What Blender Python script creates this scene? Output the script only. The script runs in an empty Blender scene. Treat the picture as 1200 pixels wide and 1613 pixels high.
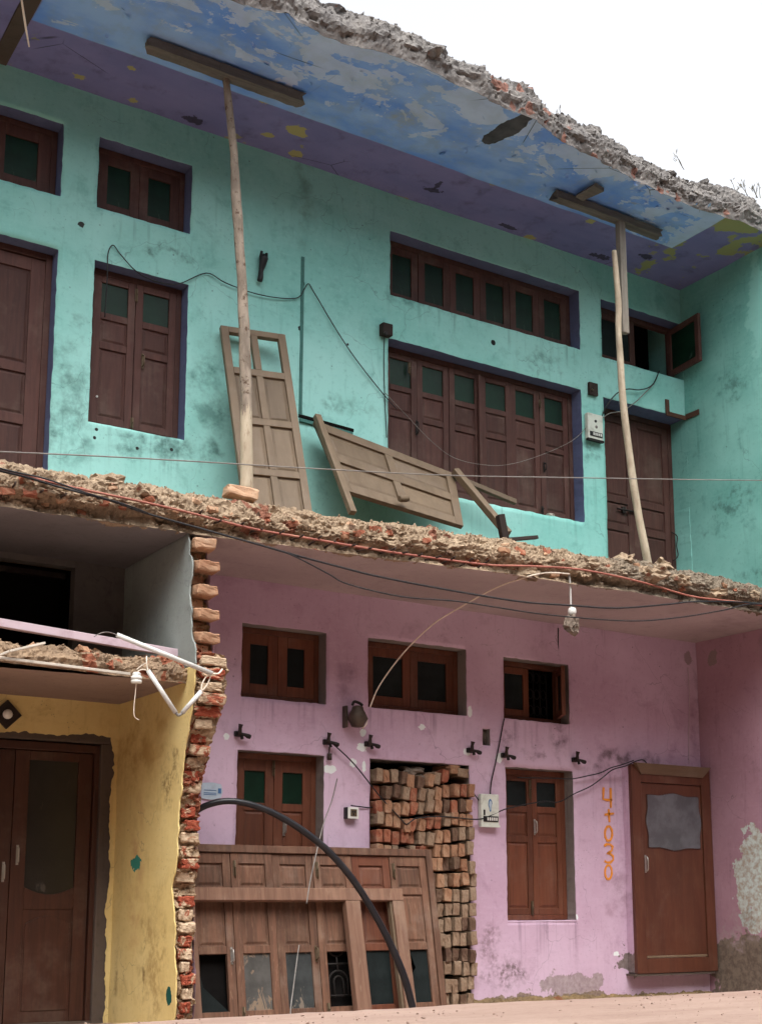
import bpy, bmesh, math, random
import numpy as np
from mathutils import Vector, Matrix

random.seed(7); RNG = np.random.RandomState(11)
scene = bpy.context.scene
col = scene.collection

# ------------------------------------------------------------------ camera
F, CXP, CYP, PITCH, YAW = 2091.6, 600.0, 1034.3, 0.18285, 0.56745
CAM = np.array([-6.669, -9.092, 0.857])
_cp, _sp, _c, _s = math.cos(PITCH), math.sin(PITCH), math.cos(YAW), math.sin(YAW)
_Rp = np.array([[1, 0, 0], [0, _cp, _sp], [0, -_sp, _cp]])
MC = np.stack([_Rp @ np.array([_c, 0, _s]), _Rp @ np.array([-_s, 0, _c]), _Rp @ np.array([0, -1, 0])], 1)
cam = bpy.data.cameras.new('camera'); camo = bpy.data.objects.new('camera', cam); col.objects.link(camo)
cam.sensor_fit = 'HORIZONTAL'; cam.sensor_width = 36.0; cam.lens = F * 36 / 1200
cam.shift_y = (CYP - 807.3) / 1200.0; cam.clip_start = 0.05; cam.clip_end = 3000
_m = Matrix(((MC[0][0], -MC[1][0], -MC[2][0], CAM[0]), (MC[0][1], -MC[1][1], -MC[2][1], CAM[1]),
             (MC[0][2], -MC[1][2], -MC[2][2], CAM[2]), (0, 0, 0, 1)))
camo.matrix_world = _m
scene.camera = camo

# ------------------------------------------------------------------ sky, sun, exposure
SUN_EL, SUN_AZ = 62.0, 200.0      # elevation; direction the light comes from, degrees clockwise from +Y
world = bpy.data.worlds.new('World'); scene.world = world; world.use_nodes = True
wn = world.node_tree; wn.nodes.clear()
sky = wn.nodes.new('ShaderNodeTexSky'); sky.sky_type = 'NISHITA'; sky.sun_disc = False
sky.sun_elevation = math.radians(SUN_EL); sky.sun_rotation = math.radians(SUN_AZ)
sky.air_density = 1.0; sky.dust_density = 4.0; sky.ozone_density = 1.0
hs = wn.nodes.new('ShaderNodeHueSaturation'); hs.inputs['Saturation'].default_value = 0.18
bg = wn.nodes.new('ShaderNodeBackground'); bg.inputs['Strength'].default_value = 0.15
wo = wn.nodes.new('ShaderNodeOutputWorld')
wn.links.new(sky.outputs[0], hs.inputs['Color']); wn.links.new(hs.outputs[0], bg.inputs['Color']); wn.links.new(bg.outputs[0], wo.inputs[0])
sun = bpy.data.lights.new('sun', 'SUN'); sun.energy = 0.75; sun.angle = math.radians(45); sun.color = (1.0, 0.96, 0.9)
suno = bpy.data.objects.new('sun', sun); col.objects.link(suno)
_az, _el = math.radians(SUN_AZ), math.radians(SUN_EL)
_d = Vector((math.sin(_az) * math.cos(_el), math.cos(_az) * math.cos(_el), math.sin(_el)))
suno.rotation_euler = _d.to_track_quat('Z', 'Y').to_euler(); suno.location = (-4, -8, 12)
vs = scene.view_settings; vs.view_transform = 'Standard'; vs.look = 'None'; vs.gamma = 1.0; vs.exposure = 1.5
vs.use_curve_mapping = False
scene.render.engine = 'CYCLES'; scene.cycles.use_adaptive_sampling = True; scene.cycles.adaptive_threshold = 0.03
scene.cycles.max_bounces = 5; scene.cycles.diffuse_bounces = 3; scene.cycles.glossy_bounces = 2; scene.cycles.transmission_bounces = 1; scene.cycles.caustics_reflective = False; scene.cycles.caustics_refractive = False

# ------------------------------------------------------------------ geometry helpers
def ray(x, y):
    return MC.T @ np.array([(x - CXP) / F, (y - CYP) / F, 1.0])
def at(x, y, Y=0.0):            # photo direction met with the upright plane at depth Y of the house
    r = ray(x, y); return Vector(CAM + r * ((Y - CAM[1]) / r[1]))
def atx(x, y, X):
    r = ray(x, y); return Vector(CAM + r * ((X - CAM[0]) / r[0]))
def atz(x, y, Z):
    r = ray(x, y); return Vector(CAM + r * ((Z - CAM[2]) / r[2]))
def hit(x, y, P, n):
    r = Vector(ray(x, y)); c = Vector(CAM); return c + r * ((Vector(P) - c).dot(n) / r.dot(n))

def _h(i, j, k, s):
    x = (i.astype(np.int64) * 374761393 + j.astype(np.int64) * 668265263 + k.astype(np.int64) * 2147483647 + s * 974634777) & 0xffffffff
    x = ((x ^ (x >> 13)) * 1274126177) & 0xffffffff
    x = ((x ^ (x >> 16)) * 2246822519) & 0xffffffff
    return ((x ^ (x >> 15)) & 0xffffff) / float(0xffffff)
def vnoise(P, s=0):
    I = np.floor(P).astype(np.int64); f = P - I; f = f * f * (3 - 2 * f); out = 0
    for a in (0, 1):
        for b in (0, 1):
            for c in (0, 1):
                w = (f[:, 0] if a else 1 - f[:, 0]) * (f[:, 1] if b else 1 - f[:, 1]) * (f[:, 2] if c else 1 - f[:, 2])
                out = out + w * _h(I[:, 0] + a, I[:, 1] + b, I[:, 2] + c, s)
    return out * 2 - 1
def fbm(P, o=4, s=0, g=.5):
    a, t = 1.0, 0
    for i in range(o):
        t = t + a * vnoise(P * (2.03 ** i) + 17.3 * i, s + i); a *= g
    return t
def voro(P, s=0):
    I = np.floor(P).astype(np.int64); n = len(P)
    f1 = np.full(n, 9.); f2 = np.full(n, 9.); off = np.zeros((n, 3)); rnd = np.zeros((n, 4))
    for a in (-1, 0, 1):
        for b in (-1, 0, 1):
            for c in (-1, 0, 1):
                i, j, k = I[:, 0] + a, I[:, 1] + b, I[:, 2] + c
                q = np.stack([i + _h(i, j, k, s + 1), j + _h(i, j, k, s + 2), k + _h(i, j, k, s + 3)], 1)
                d = np.linalg.norm(P - q, axis=1); m = d < f1
                f2 = np.where(m, f1, np.minimum(f2, d)); off[m] = (P - q)[m]
                rr = np.stack([_h(i, j, k, s + 4 + z) for z in range(4)], 1); rnd[m] = rr[m]; f1 = np.where(m, d, f1)
    return f1, f2, off, rnd
def chunky(P, scale, s=0, amp=1.0, tilt=1.0):   # faceted broken-stone relief, about -1..1
    f1, f2, off, r = voro(P * scale, s)
    return amp * ((r[:, 0] - .5) * 1.0 + tilt * ((r[:, 1] - .5) * off[:, 0] + (r[:, 2] - .5) * off[:, 1] + (r[:, 3] - .5) * off[:, 2]) * 1.6 - np.clip(.22 - (f2 - f1), 0, .22) * 2.2)

WM = {}
def link(o, parent=None, M=None):
    col.objects.link(o); M = M or Matrix()
    o.matrix_basis = M
    if parent is not None:
        o.parent = parent; o.matrix_parent_inverse = WM[parent.name].inverted()
    WM[o.name] = M.copy()
    return o
def tag(o, label=None, cat=None, group=None, kind=None):
    for k, v in (('label', label), ('category', cat), ('group', group), ('kind', kind)):
        if v: o[k] = v
    return o
def thing(name, base, label, cat, group=None):
    o = bpy.data.objects.new(name, None); o.empty_display_size = .1
    link(o, None, Matrix.Translation(Vector(base))); return tag(o, label, cat, group)
def setmats(me, mats):
    for m in (mats if isinstance(mats, (list, tuple)) else [mats]): me.materials.append(m)

class MB:
    def __init__(s): s.v, s.f, s.mi, s.sm = [], [], [], []
    def face(s, idx, mi=0, sm=False): s.f.append(idx); s.mi.append(mi); s.sm.append(sm)
    def box(s, x0, x1, y0, y1, z0, z1, M=None, mi=0, j=0.0):
        b = len(s.v)
        for x, y, z in ((x0, y0, z0), (x1, y0, z0), (x1, y1, z0), (x0, y1, z0), (x0, y0, z1), (x1, y0, z1), (x1, y1, z1), (x0, y1, z1)):
            p = Vector((x, y, z))
            if j: p += Vector((random.uniform(-j, j), random.uniform(-j, j), random.uniform(-j, j)))
            s.v.append(M @ p if M else p)
        for q in ((0, 3, 2, 1), (4, 5, 6, 7), (0, 1, 5, 4), (1, 2, 6, 5), (2, 3, 7, 6), (3, 0, 4, 7)):
            s.face([b + i for i in q], mi)
        return s
    def bar(s, a, b, w, h, up=(0, 0, 1), mi=0, j=0.0):   # square bar from a to b
        a, b = Vector(a), Vector(b); d = (b - a); L = d.length; d.normalize()
        u = Vector(up); x = d.cross(u); x.normalize(); z = x.cross(d)
        M = Matrix(((x[0], d[0], z[0], a[0]), (x[1], d[1], z[1], a[1]), (x[2], d[2], z[2], a[2]), (0, 0, 0, 1)))
        return s.box(-w / 2, w / 2, 0, L, -h / 2, h / 2, M, mi, j)
    def tube(s, pts, rad, seg=8, mi=0, sub=4, cap=True):
        P = [Vector(p) for p in pts]
        R = list(rad) if isinstance(rad, (list, tuple)) else [rad] * len(P)
        if sub > 1 and len(P) > 2:
            Q, RR = [], []
            for i in range(len(P) - 1):
                p0, p1, p2, p3 = P[max(i - 1, 0)], P[i], P[i + 1], P[min(i + 2, len(P) - 1)]
                for k in range(sub):
                    t = k / sub
                    Q.append(.5 * ((2 * p1) + (p2 - p0) * t + (2 * p0 - 5 * p1 + 4 * p2 - p3) * t * t + (3 * p1 - p0 - 3 * p2 + p3) * t ** 3))
                    RR.append(R[i] * (1 - t) + R[i + 1] * t)
            Q.append(P[-1]); RR.append(R[-1]); P, R = Q, RR
        b = len(s.v); n = None
        for i, p in enumerate(P):
            d = (P[min(i + 1, len(P) - 1)] - P[max(i - 1, 0)]).normalized()
            if n is None: n = d.orthogonal().normalized()
            n = (n - d * n.dot(d)).normalized(); e = d.cross(n)
            for k in range(seg):
                a = 2 * math.pi * k / seg
                s.v.append(p + (n * math.cos(a) + e * math.sin(a)) * R[i])
        for i in range(len(P) - 1):
            for k in range(seg):
                k2 = (k + 1) % seg
                s.face([b + i * seg + k, b + i * seg + k2, b + (i + 1) * seg + k2, b + (i + 1) * seg + k], mi, True)
        if cap:
            s.face([b + k for k in reversed(range(seg))], mi); s.face([b + (len(P) - 1) * seg + k for k in range(seg)], mi)
        return s
    def lathe(s, prof, seg=14, M=None, mi=0):    # prof: (r, z) pairs
        b = len(s.v)
        for r, z in prof:
            for k in range(seg):
                a = 2 * math.pi * k / seg; p = Vector((r * math.cos(a), r * math.sin(a), z)); s.v.append(M @ p if M else p)
        for i in range(len(prof) - 1):
            for k in range(seg):
                k2 = (k + 1) % seg
                s.face([b + i * seg + k, b + i * seg + k2, b + (i + 1) * seg + k2, b + (i + 1) * seg + k], mi, True)
        s.face([b + k for k in reversed(range(seg))], mi); s.face([b + (len(prof) - 1) * seg + k for k in range(seg)], mi)
        return s
    def poly(s, pts, n, t, mi=0):          # flat outline given thickness t along n
        b = len(s.v); n = Vector(n); k = len(pts)
        for p in pts: s.v.append(Vector(p))
        for p in pts: s.v.append(Vector(p) + n * t)
        s.face(list(range(b, b + k)), mi); s.face(list(range(b + 2 * k - 1, b + k - 1, -1)), mi)
        for i in range(k):
            j = (i + 1) % k; s.face([b + i, b + k + i, b + k + j, b + j], mi)
        return s
    def mesh(s, name, mats):
        me = bpy.data.meshes.new(name); me.from_pydata([tuple(v) for v in s.v], [], s.f); setmats(me, mats)
        me.polygons.foreach_set('material_index', s.mi); me.polygons.foreach_set('use_smooth', s.sm)
        bm = bmesh.new(); bm.from_mesh(me); bmesh.ops.recalc_face_normals(bm, faces=bm.faces); bm.to_mesh(me); bm.free()
        me.update(); return me
    def build(s, name, mats, parent=None, M=None, bevel=0.0):
        o = bpy.data.objects.new(name, s.mesh(name, mats)); link(o, parent, M)
        if bevel:
            md = o.modifiers.new('bevel', 'BEVEL'); md.width = bevel; md.segments = 2; md.limit_method = 'ANGLE'; md.angle_limit = math.radians(40)
        return o

def grid_mesh(name, V, nu, nv, mats, mi=None, smooth=True, flip=False):
    idx = np.arange(nu * nv).reshape(nu, nv)
    a, b, c, d = idx[:-1, :-1].ravel(), idx[1:, :-1].ravel(), idx[1:, 1:].ravel(), idx[:-1, 1:].ravel()
    Fq = np.stack([a, d, c, b] if flip else [a, b, c, d], 1)
    me = bpy.data.meshes.new(name); me.from_pydata(V.tolist(), [], Fq.tolist()); setmats(me, mats)
    if smooth: me.polygons.foreach_set('use_smooth', [True] * len(Fq))
    if mi is not None: me.polygons.foreach_set('material_index', mi)
    me.update(); return me

# ------------------------------------------------------------------ materials
DESAT = .20
def lin(r, g, b, k=1.0):
    l = .3 * r + .59 * g + .11 * b; r, g, b = (v + (l - v) * DESAT for v in (r, g, b))
    f = lambda v: ((v / 255 + .055) / 1.055) ** 2.4 if v > 10 else v / 255 / 12.92
    return (min(f(r) * k, .9), min(f(g) * k, .9), min(f(b) * k, .9), 1)
class NT:
    def __init__(s, name):
        s.m = bpy.data.materials.new(name); s.m.use_nodes = True; s.t = s.m.node_tree; s.t.nodes.clear()
        s.out = s.t.nodes.new('ShaderNodeOutputMaterial'); s.p = s.t.nodes.new('ShaderNodeBsdfPrincipled')
        s.t.links.new(s.p.outputs[0], s.out.inputs[0])
        s.co = s.t.nodes.new('ShaderNodeTexCoord').outputs['Object']
    def n(s, ty, **k):
        x = s.t.nodes.new(ty)
        for a, v in k.items(): setattr(x, a, v)
        return x
    def put(s, sock, v):
        if hasattr(v, 'is_linked') or isinstance(v, bpy.types.NodeSocket): s.t.links.new(v, sock)
        else: sock.default_value = v
    def vec(s, scale=(1, 1, 1), loc=(0, 0, 0), rot=(0, 0, 0), src=None):
        x = s.n('ShaderNodeMapping'); s.put(x.inputs[0], src or s.co)
        x.inputs['Location'].default_value = loc; x.inputs['Rotation'].default_value = rot; x.inputs['Scale'].default_value = scale; return x.outputs[0]
    def noise(s, sc, d=5, r=.55, v=None, dist=0.0):
        key = (sc, d, r, v.as_pointer() if v is not None else 0, dist)
        if not hasattr(s, 'cache'): s.cache = {}
        if key not in s.cache: s.cache[key] = s._noise(sc, min(d, 6), r, v, dist)
        return s.cache[key]
    def _noise(s, sc, d, r, v, dist):
        x = s.n('ShaderNodeTexNoise'); s.put(x.inputs['Vector'], v or s.co); x.inputs['Scale'].default_value = sc
        x.inputs['Detail'].default_value = d; x.inputs['Roughness'].default_value = r; x.inputs['Distortion'].default_value = dist; return x.outputs[0]
    def voro(s, sc, feat='F1', v=None, out=0, rnd=1.0):
        x = s.n('ShaderNodeTexVoronoi', feature=feat); s.put(x.inputs['Vector'], v or s.co); x.inputs['Scale'].default_value = sc
        x.inputs['Randomness'].default_value = rnd; return x.outputs[out]
    def step(s, v, a, b, o0=0.0, o1=1.0):
        x = s.n('ShaderNodeMapRange', interpolation_type='SMOOTHSTEP'); s.put(x.inputs[0], v)
        for i, q in enumerate((a, b, o0, o1)): x.inputs[i + 1].default_value = q
        return x.outputs[0]
    def math(s, op, a, b=0.0, c=0.0):
        x = s.n('ShaderNodeMath', operation=op); s.put(x.inputs[0], a); s.put(x.inputs[1], b); s.put(x.inputs[2], c); return x.outputs[0]
    def mix(s, f, a, b, mode='MIX'):
        x = s.n('ShaderNodeMix', data_type='RGBA', blend_type=mode); s.put(x.inputs[0], f); s.put(x.inputs[6], a); s.put(x.inputs[7], b); return x.outputs[2]
    def xyz(s):
        x = s.n('ShaderNodeSeparateXYZ'); s.put(x.inputs[0], s.co); return x.outputs
    def rnd(s): return s.n('ShaderNodeObjectInfo').outputs['Random']
    def ncol(s, sc, d=4):
        if not hasattr(s, 'cc'): s.cc = {}
        if sc not in s.cc:
            x = s.n('ShaderNodeTexNoise'); s.put(x.inputs['Vector'], s.co); x.inputs['Scale'].default_value = sc; x.inputs['Detail'].default_value = d; x.inputs['Roughness'].default_value = .62
            y = s.n('ShaderNodeVectorMath', operation='SUBTRACT'); s.put(y.inputs[0], x.outputs['Color']); y.inputs[1].default_value = (.5, .5, .5); s.cc[sc] = y.outputs[0]
        return s.cc[sc]
    def blob(s, c, r, k=.6, nz=None, lo=0.0, hi=.25, amp=None, src=None):
        v = s.n('ShaderNodeVectorMath', operation='SUBTRACT'); s.put(v.inputs[0], src or s.co); v.inputs[1].default_value = c
        w = s.n('ShaderNodeVectorMath', operation='DIVIDE'); s.put(w.inputs[0], v.outputs[0]); w.inputs[1].default_value = r
        rr = sorted(r)[1] if max(r) / min(r) > 4 else min(r); rr = sum(sorted(r)[:2]) / 2
        a = s.n('ShaderNodeVectorMath', operation='SCALE'); s.put(a.inputs[0], s.ncol(5.5 if rr > .12 else (14 if rr > .045 else 34))); a.inputs['Scale'].default_value = amp if amp is not None else 3.2 * k
        b = s.n('ShaderNodeVectorMath', operation='ADD'); s.put(b.inputs[0], w.outputs[0]); s.put(b.inputs[1], a.outputs[0])
        l = s.n('ShaderNodeVectorMath', operation='LENGTH'); s.put(l.inputs[0], b.outputs[0])
        q = s.math('SUBTRACT', 1.0, l.outputs['Value'])
        if hi >= .4 and nz is not None: return s.math('MULTIPLY', s.step(q, -.1, .8), s.step(nz, .36, .62))
        if nz is not None: q = s.math('ADD', q, s.math('MULTIPLY', s.math('SUBTRACT', nz, .5), .9 * k))
        return s.step(q, lo, hi)
    def bump(s, h, st=.3, d=.01):
        x = s.n('ShaderNodeBump'); x.inputs['Strength'].default_value = st; x.inputs['Distance'].default_value = d; s.put(x.inputs['Height'], h)
        s.t.links.new(x.outputs[0], s.p.inputs['Normal'])
    def done(s, colr, rough=.8, metal=0.0, spec=.3):
        s.put(s.p.inputs['Base Color'], colr); s.put(s.p.inputs['Roughness'], rough); s.put(s.p.inputs['Metallic'], metal)
        s.p.inputs['Specular IOR Level'].default_value = spec; return s.m
def wallmat(name, base, light, dark, blobs=(), cracks=.5, pits=.6, bumpst=.35, seed=0.0, rough=.85, drips=()):
    t = NT(name); v = t.vec(loc=(seed, seed * 1.7, seed * .6))
    big = t.noise(.9, 3, .6, v); mid = t.noise(4.5, 6, .68, v, .4); fine = t.noise(24, 5, .66, v)
    c = t.mix(t.step(big, .3, .7), base, light)
    c = t.mix(t.math('MULTIPLY', t.step(mid, .52, .76), .45), c, dark)
    c = t.mix(t.math('MULTIPLY', t.step(fine, .54, .76), .38), c, dark)
    c = t.mix(t.math('MULTIPLY', t.step(fine, .46, .3), .35), c, light)
    # rain streaks and brush marks, stretched along the height / the width
    st = t.noise(3.0, 4, .65, t.vec((5.0, 5.0, .45), loc=(seed, 0, 0)))
    c = t.mix(t.math('MULTIPLY', t.step(st, .56, .8), .45), c, dark)
    br = t.noise(7.0, 4, .6, t.vec((.6, .6, 4.0)))
    c = t.mix(t.math('MULTIPLY', t.step(br, .5, .75), .25), c, light)
    # hairline cracks, only in some areas
    cv = t.n('ShaderNodeVectorMath', operation='ADD'); t.put(cv.inputs[0], v)
    cn = t.n('ShaderNodeTexNoise'); t.put(cn.inputs['Vector'], v); cn.inputs['Scale'].default_value = 3.5; cn.inputs['Detail'].default_value = 3
    sc = t.n('ShaderNodeVectorMath', operation='SCALE'); t.put(sc.inputs[0], cn.outputs['Color']); sc.inputs['Scale'].default_value = .35
    t.put(cv.inputs[1], sc.outputs[0])
    ed = t.voro(1.35, 'DISTANCE_TO_EDGE', cv.outputs[0])
    ck = t.math('MULTIPLY', t.step(ed, .004, .0012), t.step(t.noise(1.1, 3, .5, t.vec(loc=(4 + seed, 1, 2))), .5, .6))
    c = t.mix(t.math('MULTIPLY', ck, cracks * .7), c, (.05, .05, .05, 1))
    # pits: knocked-out specks
    pv = t.voro(9, 'F1', v); pm = t.step(t.noise(2.2, 3, .6, t.vec(loc=(9, seed, 3))), .52, .62)
    pit = t.math('MULTIPLY', t.step(pv, .085, .045), pm)
    pv2 = t.voro(31, 'F1', v); pit2 = t.math('MULTIPLY', t.step(pv2, .20, .08), t.step(t.noise(2.2, 3, .6, t.vec(loc=(9, seed, 3))), .44, .36))
    pit = t.math('MAXIMUM', pit, t.math('MULTIPLY', pit2, .7))
    c = t.mix(t.math('MULTIPLY', pit, pits), c, (.045, .045, .04, 1))
    h = t.math('ADD', t.math('MULTIPLY', mid, .6), t.math('MULTIPLY', fine, .25))
    if drips:
        xx, yy_, zz_ = t.xyz(); d2 = t.noise(1.0, 4, .6, t.vec((16, 16, .7)))
        for x0, x1, zt, ln in drips:
            mk = t.math('MULTIPLY', t.math('MULTIPLY', t.step(xx, x0 - .05, x0 + .03), t.step(xx, x1 + .05, x1 - .03)), t.math('MULTIPLY', t.step(zz_, zt + .01, zt - .02), t.step(zz_, zt - ln, zt - .05)))
            c = t.mix(t.math('MULTIPLY', t.math('MULTIPLY', mk, t.step(d2, .5, .72)), .42), c, tuple(v_ * .38 for v_ in dark[:3]) + (1,))
    for b in blobs:
        ctr, r, colr = b[0], b[1], b[2]; k = b[3] if len(b) > 3 else .6; ns = b[4] if len(b) > 4 else 6
        lo, hi, amt = (b[5] if len(b) > 5 else (0.0, .25, 1.0))
        m = t.blob(ctr, r, k, t.noise(5 if ns < 7 else (11 if ns < 15 else 24), 5, .66, v), lo, hi)
        if len(b) > 6:
            tex = t.noise(24, 5, .66, v); colr = t.mix(t.step(tex, .35, .65), colr, b[6])
        c = t.mix(t.math('MULTIPLY', m, amt), c, colr)
    t.bump(h, bumpst, .012)
    return t.done(c, rough, 0, .2)

GR = (.05, .055, .05, 1)
soft = (0.0, .7, .75)
hard = (0.0, .03, 1.0)
def P0(x, y, Y=0.0): return tuple(at(x, y, Y))
teal = wallmat('teal_plaster', lin(122, 202, 191), lin(150, 220, 211), lin(82, 156, 146), [
    (P0(110, 640), (.35, .5, .6), lin(48, 84, 78), .9, 3.5, (0, .9, .6)),
    (P0(240, 700), (.7, .5, .16), lin(40, 72, 68), 1.0, 5, (0, .8, .75)),
    (P0(330, 620), (.25, .5, .55), lin(44, 92, 86), .8, 4, (0, .9, .6)),
    (P0(480, 300), (.13, .5, .75), lin(92, 128, 112), .6, 3, (0, .9, .6)),
    (P0(660, 470), (.5, .5, .12), lin(52, 90, 82), 1.0, 9, (0, .6, .6)),
    (P0(860, 570), (.35, .5, .12), lin(55, 100, 92), 1.0, 8, (0, .6, .5)),
    (P0(265, 400), (.35, .5, .09), lin(58, 88, 80), 1.2, 12, (0, .4, .7)),
    (P0(930, 710), (.14, .5, .12), lin(48, 70, 62), .8, 9, (0, .6, .6)),
    (P0(545, 640), (.4, .5, .1), lin(70, 118, 108), 1.0, 9, (0, .5, .5)),
    (P0(777, 540), (.028, .2, .028), (.015, .015, .015, 1), .1, 20, (0, .1, 1)),
    (P0(477, 447), (.018, .2, .022), (.02, .02, .02, 1), .3, 20, (0, .1, 1)),
    (P0(473, 518), (.022, .2, .022), (.02, .02, .02, 1), .5, 30, (0, .1, 1)),
    (P0(128, 354), (.026, .2, .026), (.04, .045, .04, 1), .6, 30, (0, .1, 1)),
    (P0(548, 543), (.012, .2, .012), (.02, .02, .02, 1), .2, 30, (0, .1, 1)),
    (P0(152, 677), (.014, .2, .014), (.02, .02, .02, 1), .2, 30, (0, .1, 1)),
    (P0(216, 707), (.014, .2, .014), (.02, .02, .02, 1), .2, 30, (0, .1, 1)),
    (P0(270, 709), (.014, .2, .014), (.02, .02, .02, 1), .2, 30, (0, .1, 1)),
    (P0(149, 690), (.014, .2, .014), (.02, .02, .02, 1), .2, 30, (0, .1, 1)),
], seed=1.0, drips=[(-3.46, -2.68, 4.37, .42), (-3.46, -2.68, 6.09, .28), (-.8, 1.39, 6.07, .26), (1.1, 1.67, 4.9, .8), (-.8, 1.39, 4.345, .3)])
S = lambda x, y: tuple(atx(x, y, 2.77))
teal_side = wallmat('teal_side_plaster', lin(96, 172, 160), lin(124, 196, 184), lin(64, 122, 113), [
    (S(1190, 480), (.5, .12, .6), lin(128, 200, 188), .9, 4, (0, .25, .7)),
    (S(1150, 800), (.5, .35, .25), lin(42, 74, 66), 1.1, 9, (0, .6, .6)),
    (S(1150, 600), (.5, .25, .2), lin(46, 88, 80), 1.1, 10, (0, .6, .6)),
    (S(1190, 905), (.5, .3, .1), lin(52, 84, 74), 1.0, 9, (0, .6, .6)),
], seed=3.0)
WHT = lin(226, 234, 232)
pink = wallmat('pink_plaster', lin(198, 160, 187), lin(216, 185, 210), lin(158, 120, 144), [
    (P0(545, 1060), (.12, .5, .28), lin(110, 74, 92), .8, 5, (0, .9, .45)),
    (P0(880, 1165), (.12, .5, .2), lin(88, 62, 66), .8, 6, (0, .6, .8)),
    (P0(800, 1160), (.09, .5, .12), lin(96, 70, 74), .8, 6, (0, .6, .7)),
    (P0(840, 1190), (.18, .5, .06), lin(92, 66, 72), .9, 6, (0, .6, .7)),
    (P0(990, 1195), (.55, .5, .10), lin(92, 70, 72), 1.0, 4, (0, .7, .8)),
    (P0(945, 1215), (.2, .5, .07), lin(88, 68, 70), 1.0, 6, (0, .7, .7)),
    (P0(1105, 1130), (.18, .5, .6), lin(108, 70, 88), .7, 4, (0, .9, .6)),
    (P0(975, 1400), (.2, .5, .4), lin(150, 112, 128), .9, 6, (0, .7, .6)),
    (P0(560, 1370), (.3, .5, .5), lin(196, 158, 186), .8, 3, (0, .9, .4)),
    # peeled skin low on the wall
    (P0(800, 1535), (.32, .5, .14), lin(120, 98, 98), .8, 24, (0, .5, .8), lin(92, 76, 66)),
    (P0(900, 1552), (.38, .5, .11), lin(150, 142, 122), .7, 24, (0, .12, .62), lin(112, 100, 80)),
    (P0(860, 1580), (.9, .5, .07), lin(110, 90, 72), .9, 14, (0, .12, .9), lin(150, 128, 96)),
    (P0(990, 1520), (.12, .5, .16), lin(120, 108, 92), 1.1, 16, (.05, .1, .85), lin(88, 80, 62)),
    (P0(770, 1490), (.12, .5, .25), lin(132, 104, 112), .8, 24, (0, .5, .7)),
    # small white chips where fittings were pulled off
    (P0(357, 1161), (.028, .2, .026), WHT, .5, 25, (0, .05, 1)),
    (P0(571, 1155), (.03, .2, .035), WHT, .5, 25, (0, .05, 1)),
    (P0(570, 1178), (.05, .2, .035), WHT, .6, 25, (0, .05, 1)),
    (P0(519, 1212), (.06, .2, .035), WHT, .5, 25, (0, .05, 1)),
    (P0(556, 1203), (.035, .2, .035), WHT, .5, 25, (0, .05, 1)),
    (P0(573, 1208), (.018, .2, .05), WHT, .6, 25, (0, .05, 1)),
    (P0(664, 1146), (.034, .2, .024), WHT, .6, 30, (0, .05, 1)),
    (P0(739, 1122), (.026, .2, .05), WHT, .3, 25, (0, .05, 1)),
    (P0(786, 1196), (.045, .2, .05), WHT, .6, 20, (0, .05, 1)),
    (P0(735, 1186), (.04, .2, .03), WHT, .6, 20, (0, .05, 1)),
    (P0(971, 1504), (.03, .2, .02), WHT, .6, 20, (0, .05, 1)),
    (P0(908, 1446), (.02, .2, .025), WHT, .4, 20, (0, .05, 1)),
    (P0(1083, 1038), (.06, .2, .07), lin(150, 130, 130), .7, 14, (0, .08, .8)),
], seed=5.0, drips=[(-2.15, -1.4, 2.4, .28), (-1.0, 0, 2.41, .25), (.39, 1.14, 2.42, .4), (.4, 1.16, .69, .5), (1.3, 1.75, 2.0, .8)])
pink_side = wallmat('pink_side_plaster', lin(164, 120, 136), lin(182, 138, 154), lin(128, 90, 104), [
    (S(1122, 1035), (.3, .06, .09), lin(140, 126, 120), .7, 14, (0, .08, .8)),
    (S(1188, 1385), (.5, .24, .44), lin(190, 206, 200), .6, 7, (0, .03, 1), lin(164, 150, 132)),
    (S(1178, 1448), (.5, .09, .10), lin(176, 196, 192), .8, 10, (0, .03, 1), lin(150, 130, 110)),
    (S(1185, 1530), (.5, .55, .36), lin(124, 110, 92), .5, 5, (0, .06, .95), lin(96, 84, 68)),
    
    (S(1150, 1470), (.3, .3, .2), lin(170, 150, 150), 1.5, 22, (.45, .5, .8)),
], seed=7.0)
yellow = wallmat('yellow_plaster', lin(216, 186, 108), lin(224, 200, 128), lin(172, 138, 70), [
    ((-3.036, -.2, 1.0), (.3, .16, .7), lin(190, 136, 80), .6, 3, (0, .8, .7)), ((-3.036, -.55, .5), (.3, .3, .6), lin(150, 112, 52), .8, 12, (0, .8, .6)), ((-3.036, -.1, 1.9), (.3, .6, .35), lin(176, 130, 56), .6, 5, (0, .8, .7)),
    (tuple(atx(215, 1362, -3.036)), (.2, .09, .05), lin(40, 130, 112), .75, 13, (.05, .1, 1)),
    (tuple(atx(268, 1570, -3.036)), (.2, .05, .06), lin(16, 84, 72), .4, 12, (.05, .1, 1)),
    (tuple(atx(228, 1520, -3.036)), (.2, .03, .26), lin(96, 66, 34), .8, 12, (.2, .4, .8)),
    (tuple(atx(185, 1540, -3.036)), (.2, .05, .5), lin(120, 84, 40), .9, 10, (.1, .5, .6)),
    (tuple(atx(270, 1230, -3.036)), (.2, .16, .2), lin(110, 76, 34), 1.2, 16, (.35, .5, .7)),
], seed=9.0)
loft_plaster = wallmat('bare_grey_plaster', lin(132, 140, 136), lin(158, 168, 162), lin(96, 98, 94), [], cracks=.3, seed=11.0)
loft_dark = wallmat('dark_loft_plaster', lin(108, 102, 98), lin(124, 116, 110), lin(82, 76, 72), [], seed=12.0)  # darker grey plaster for the loft rear wall
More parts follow.
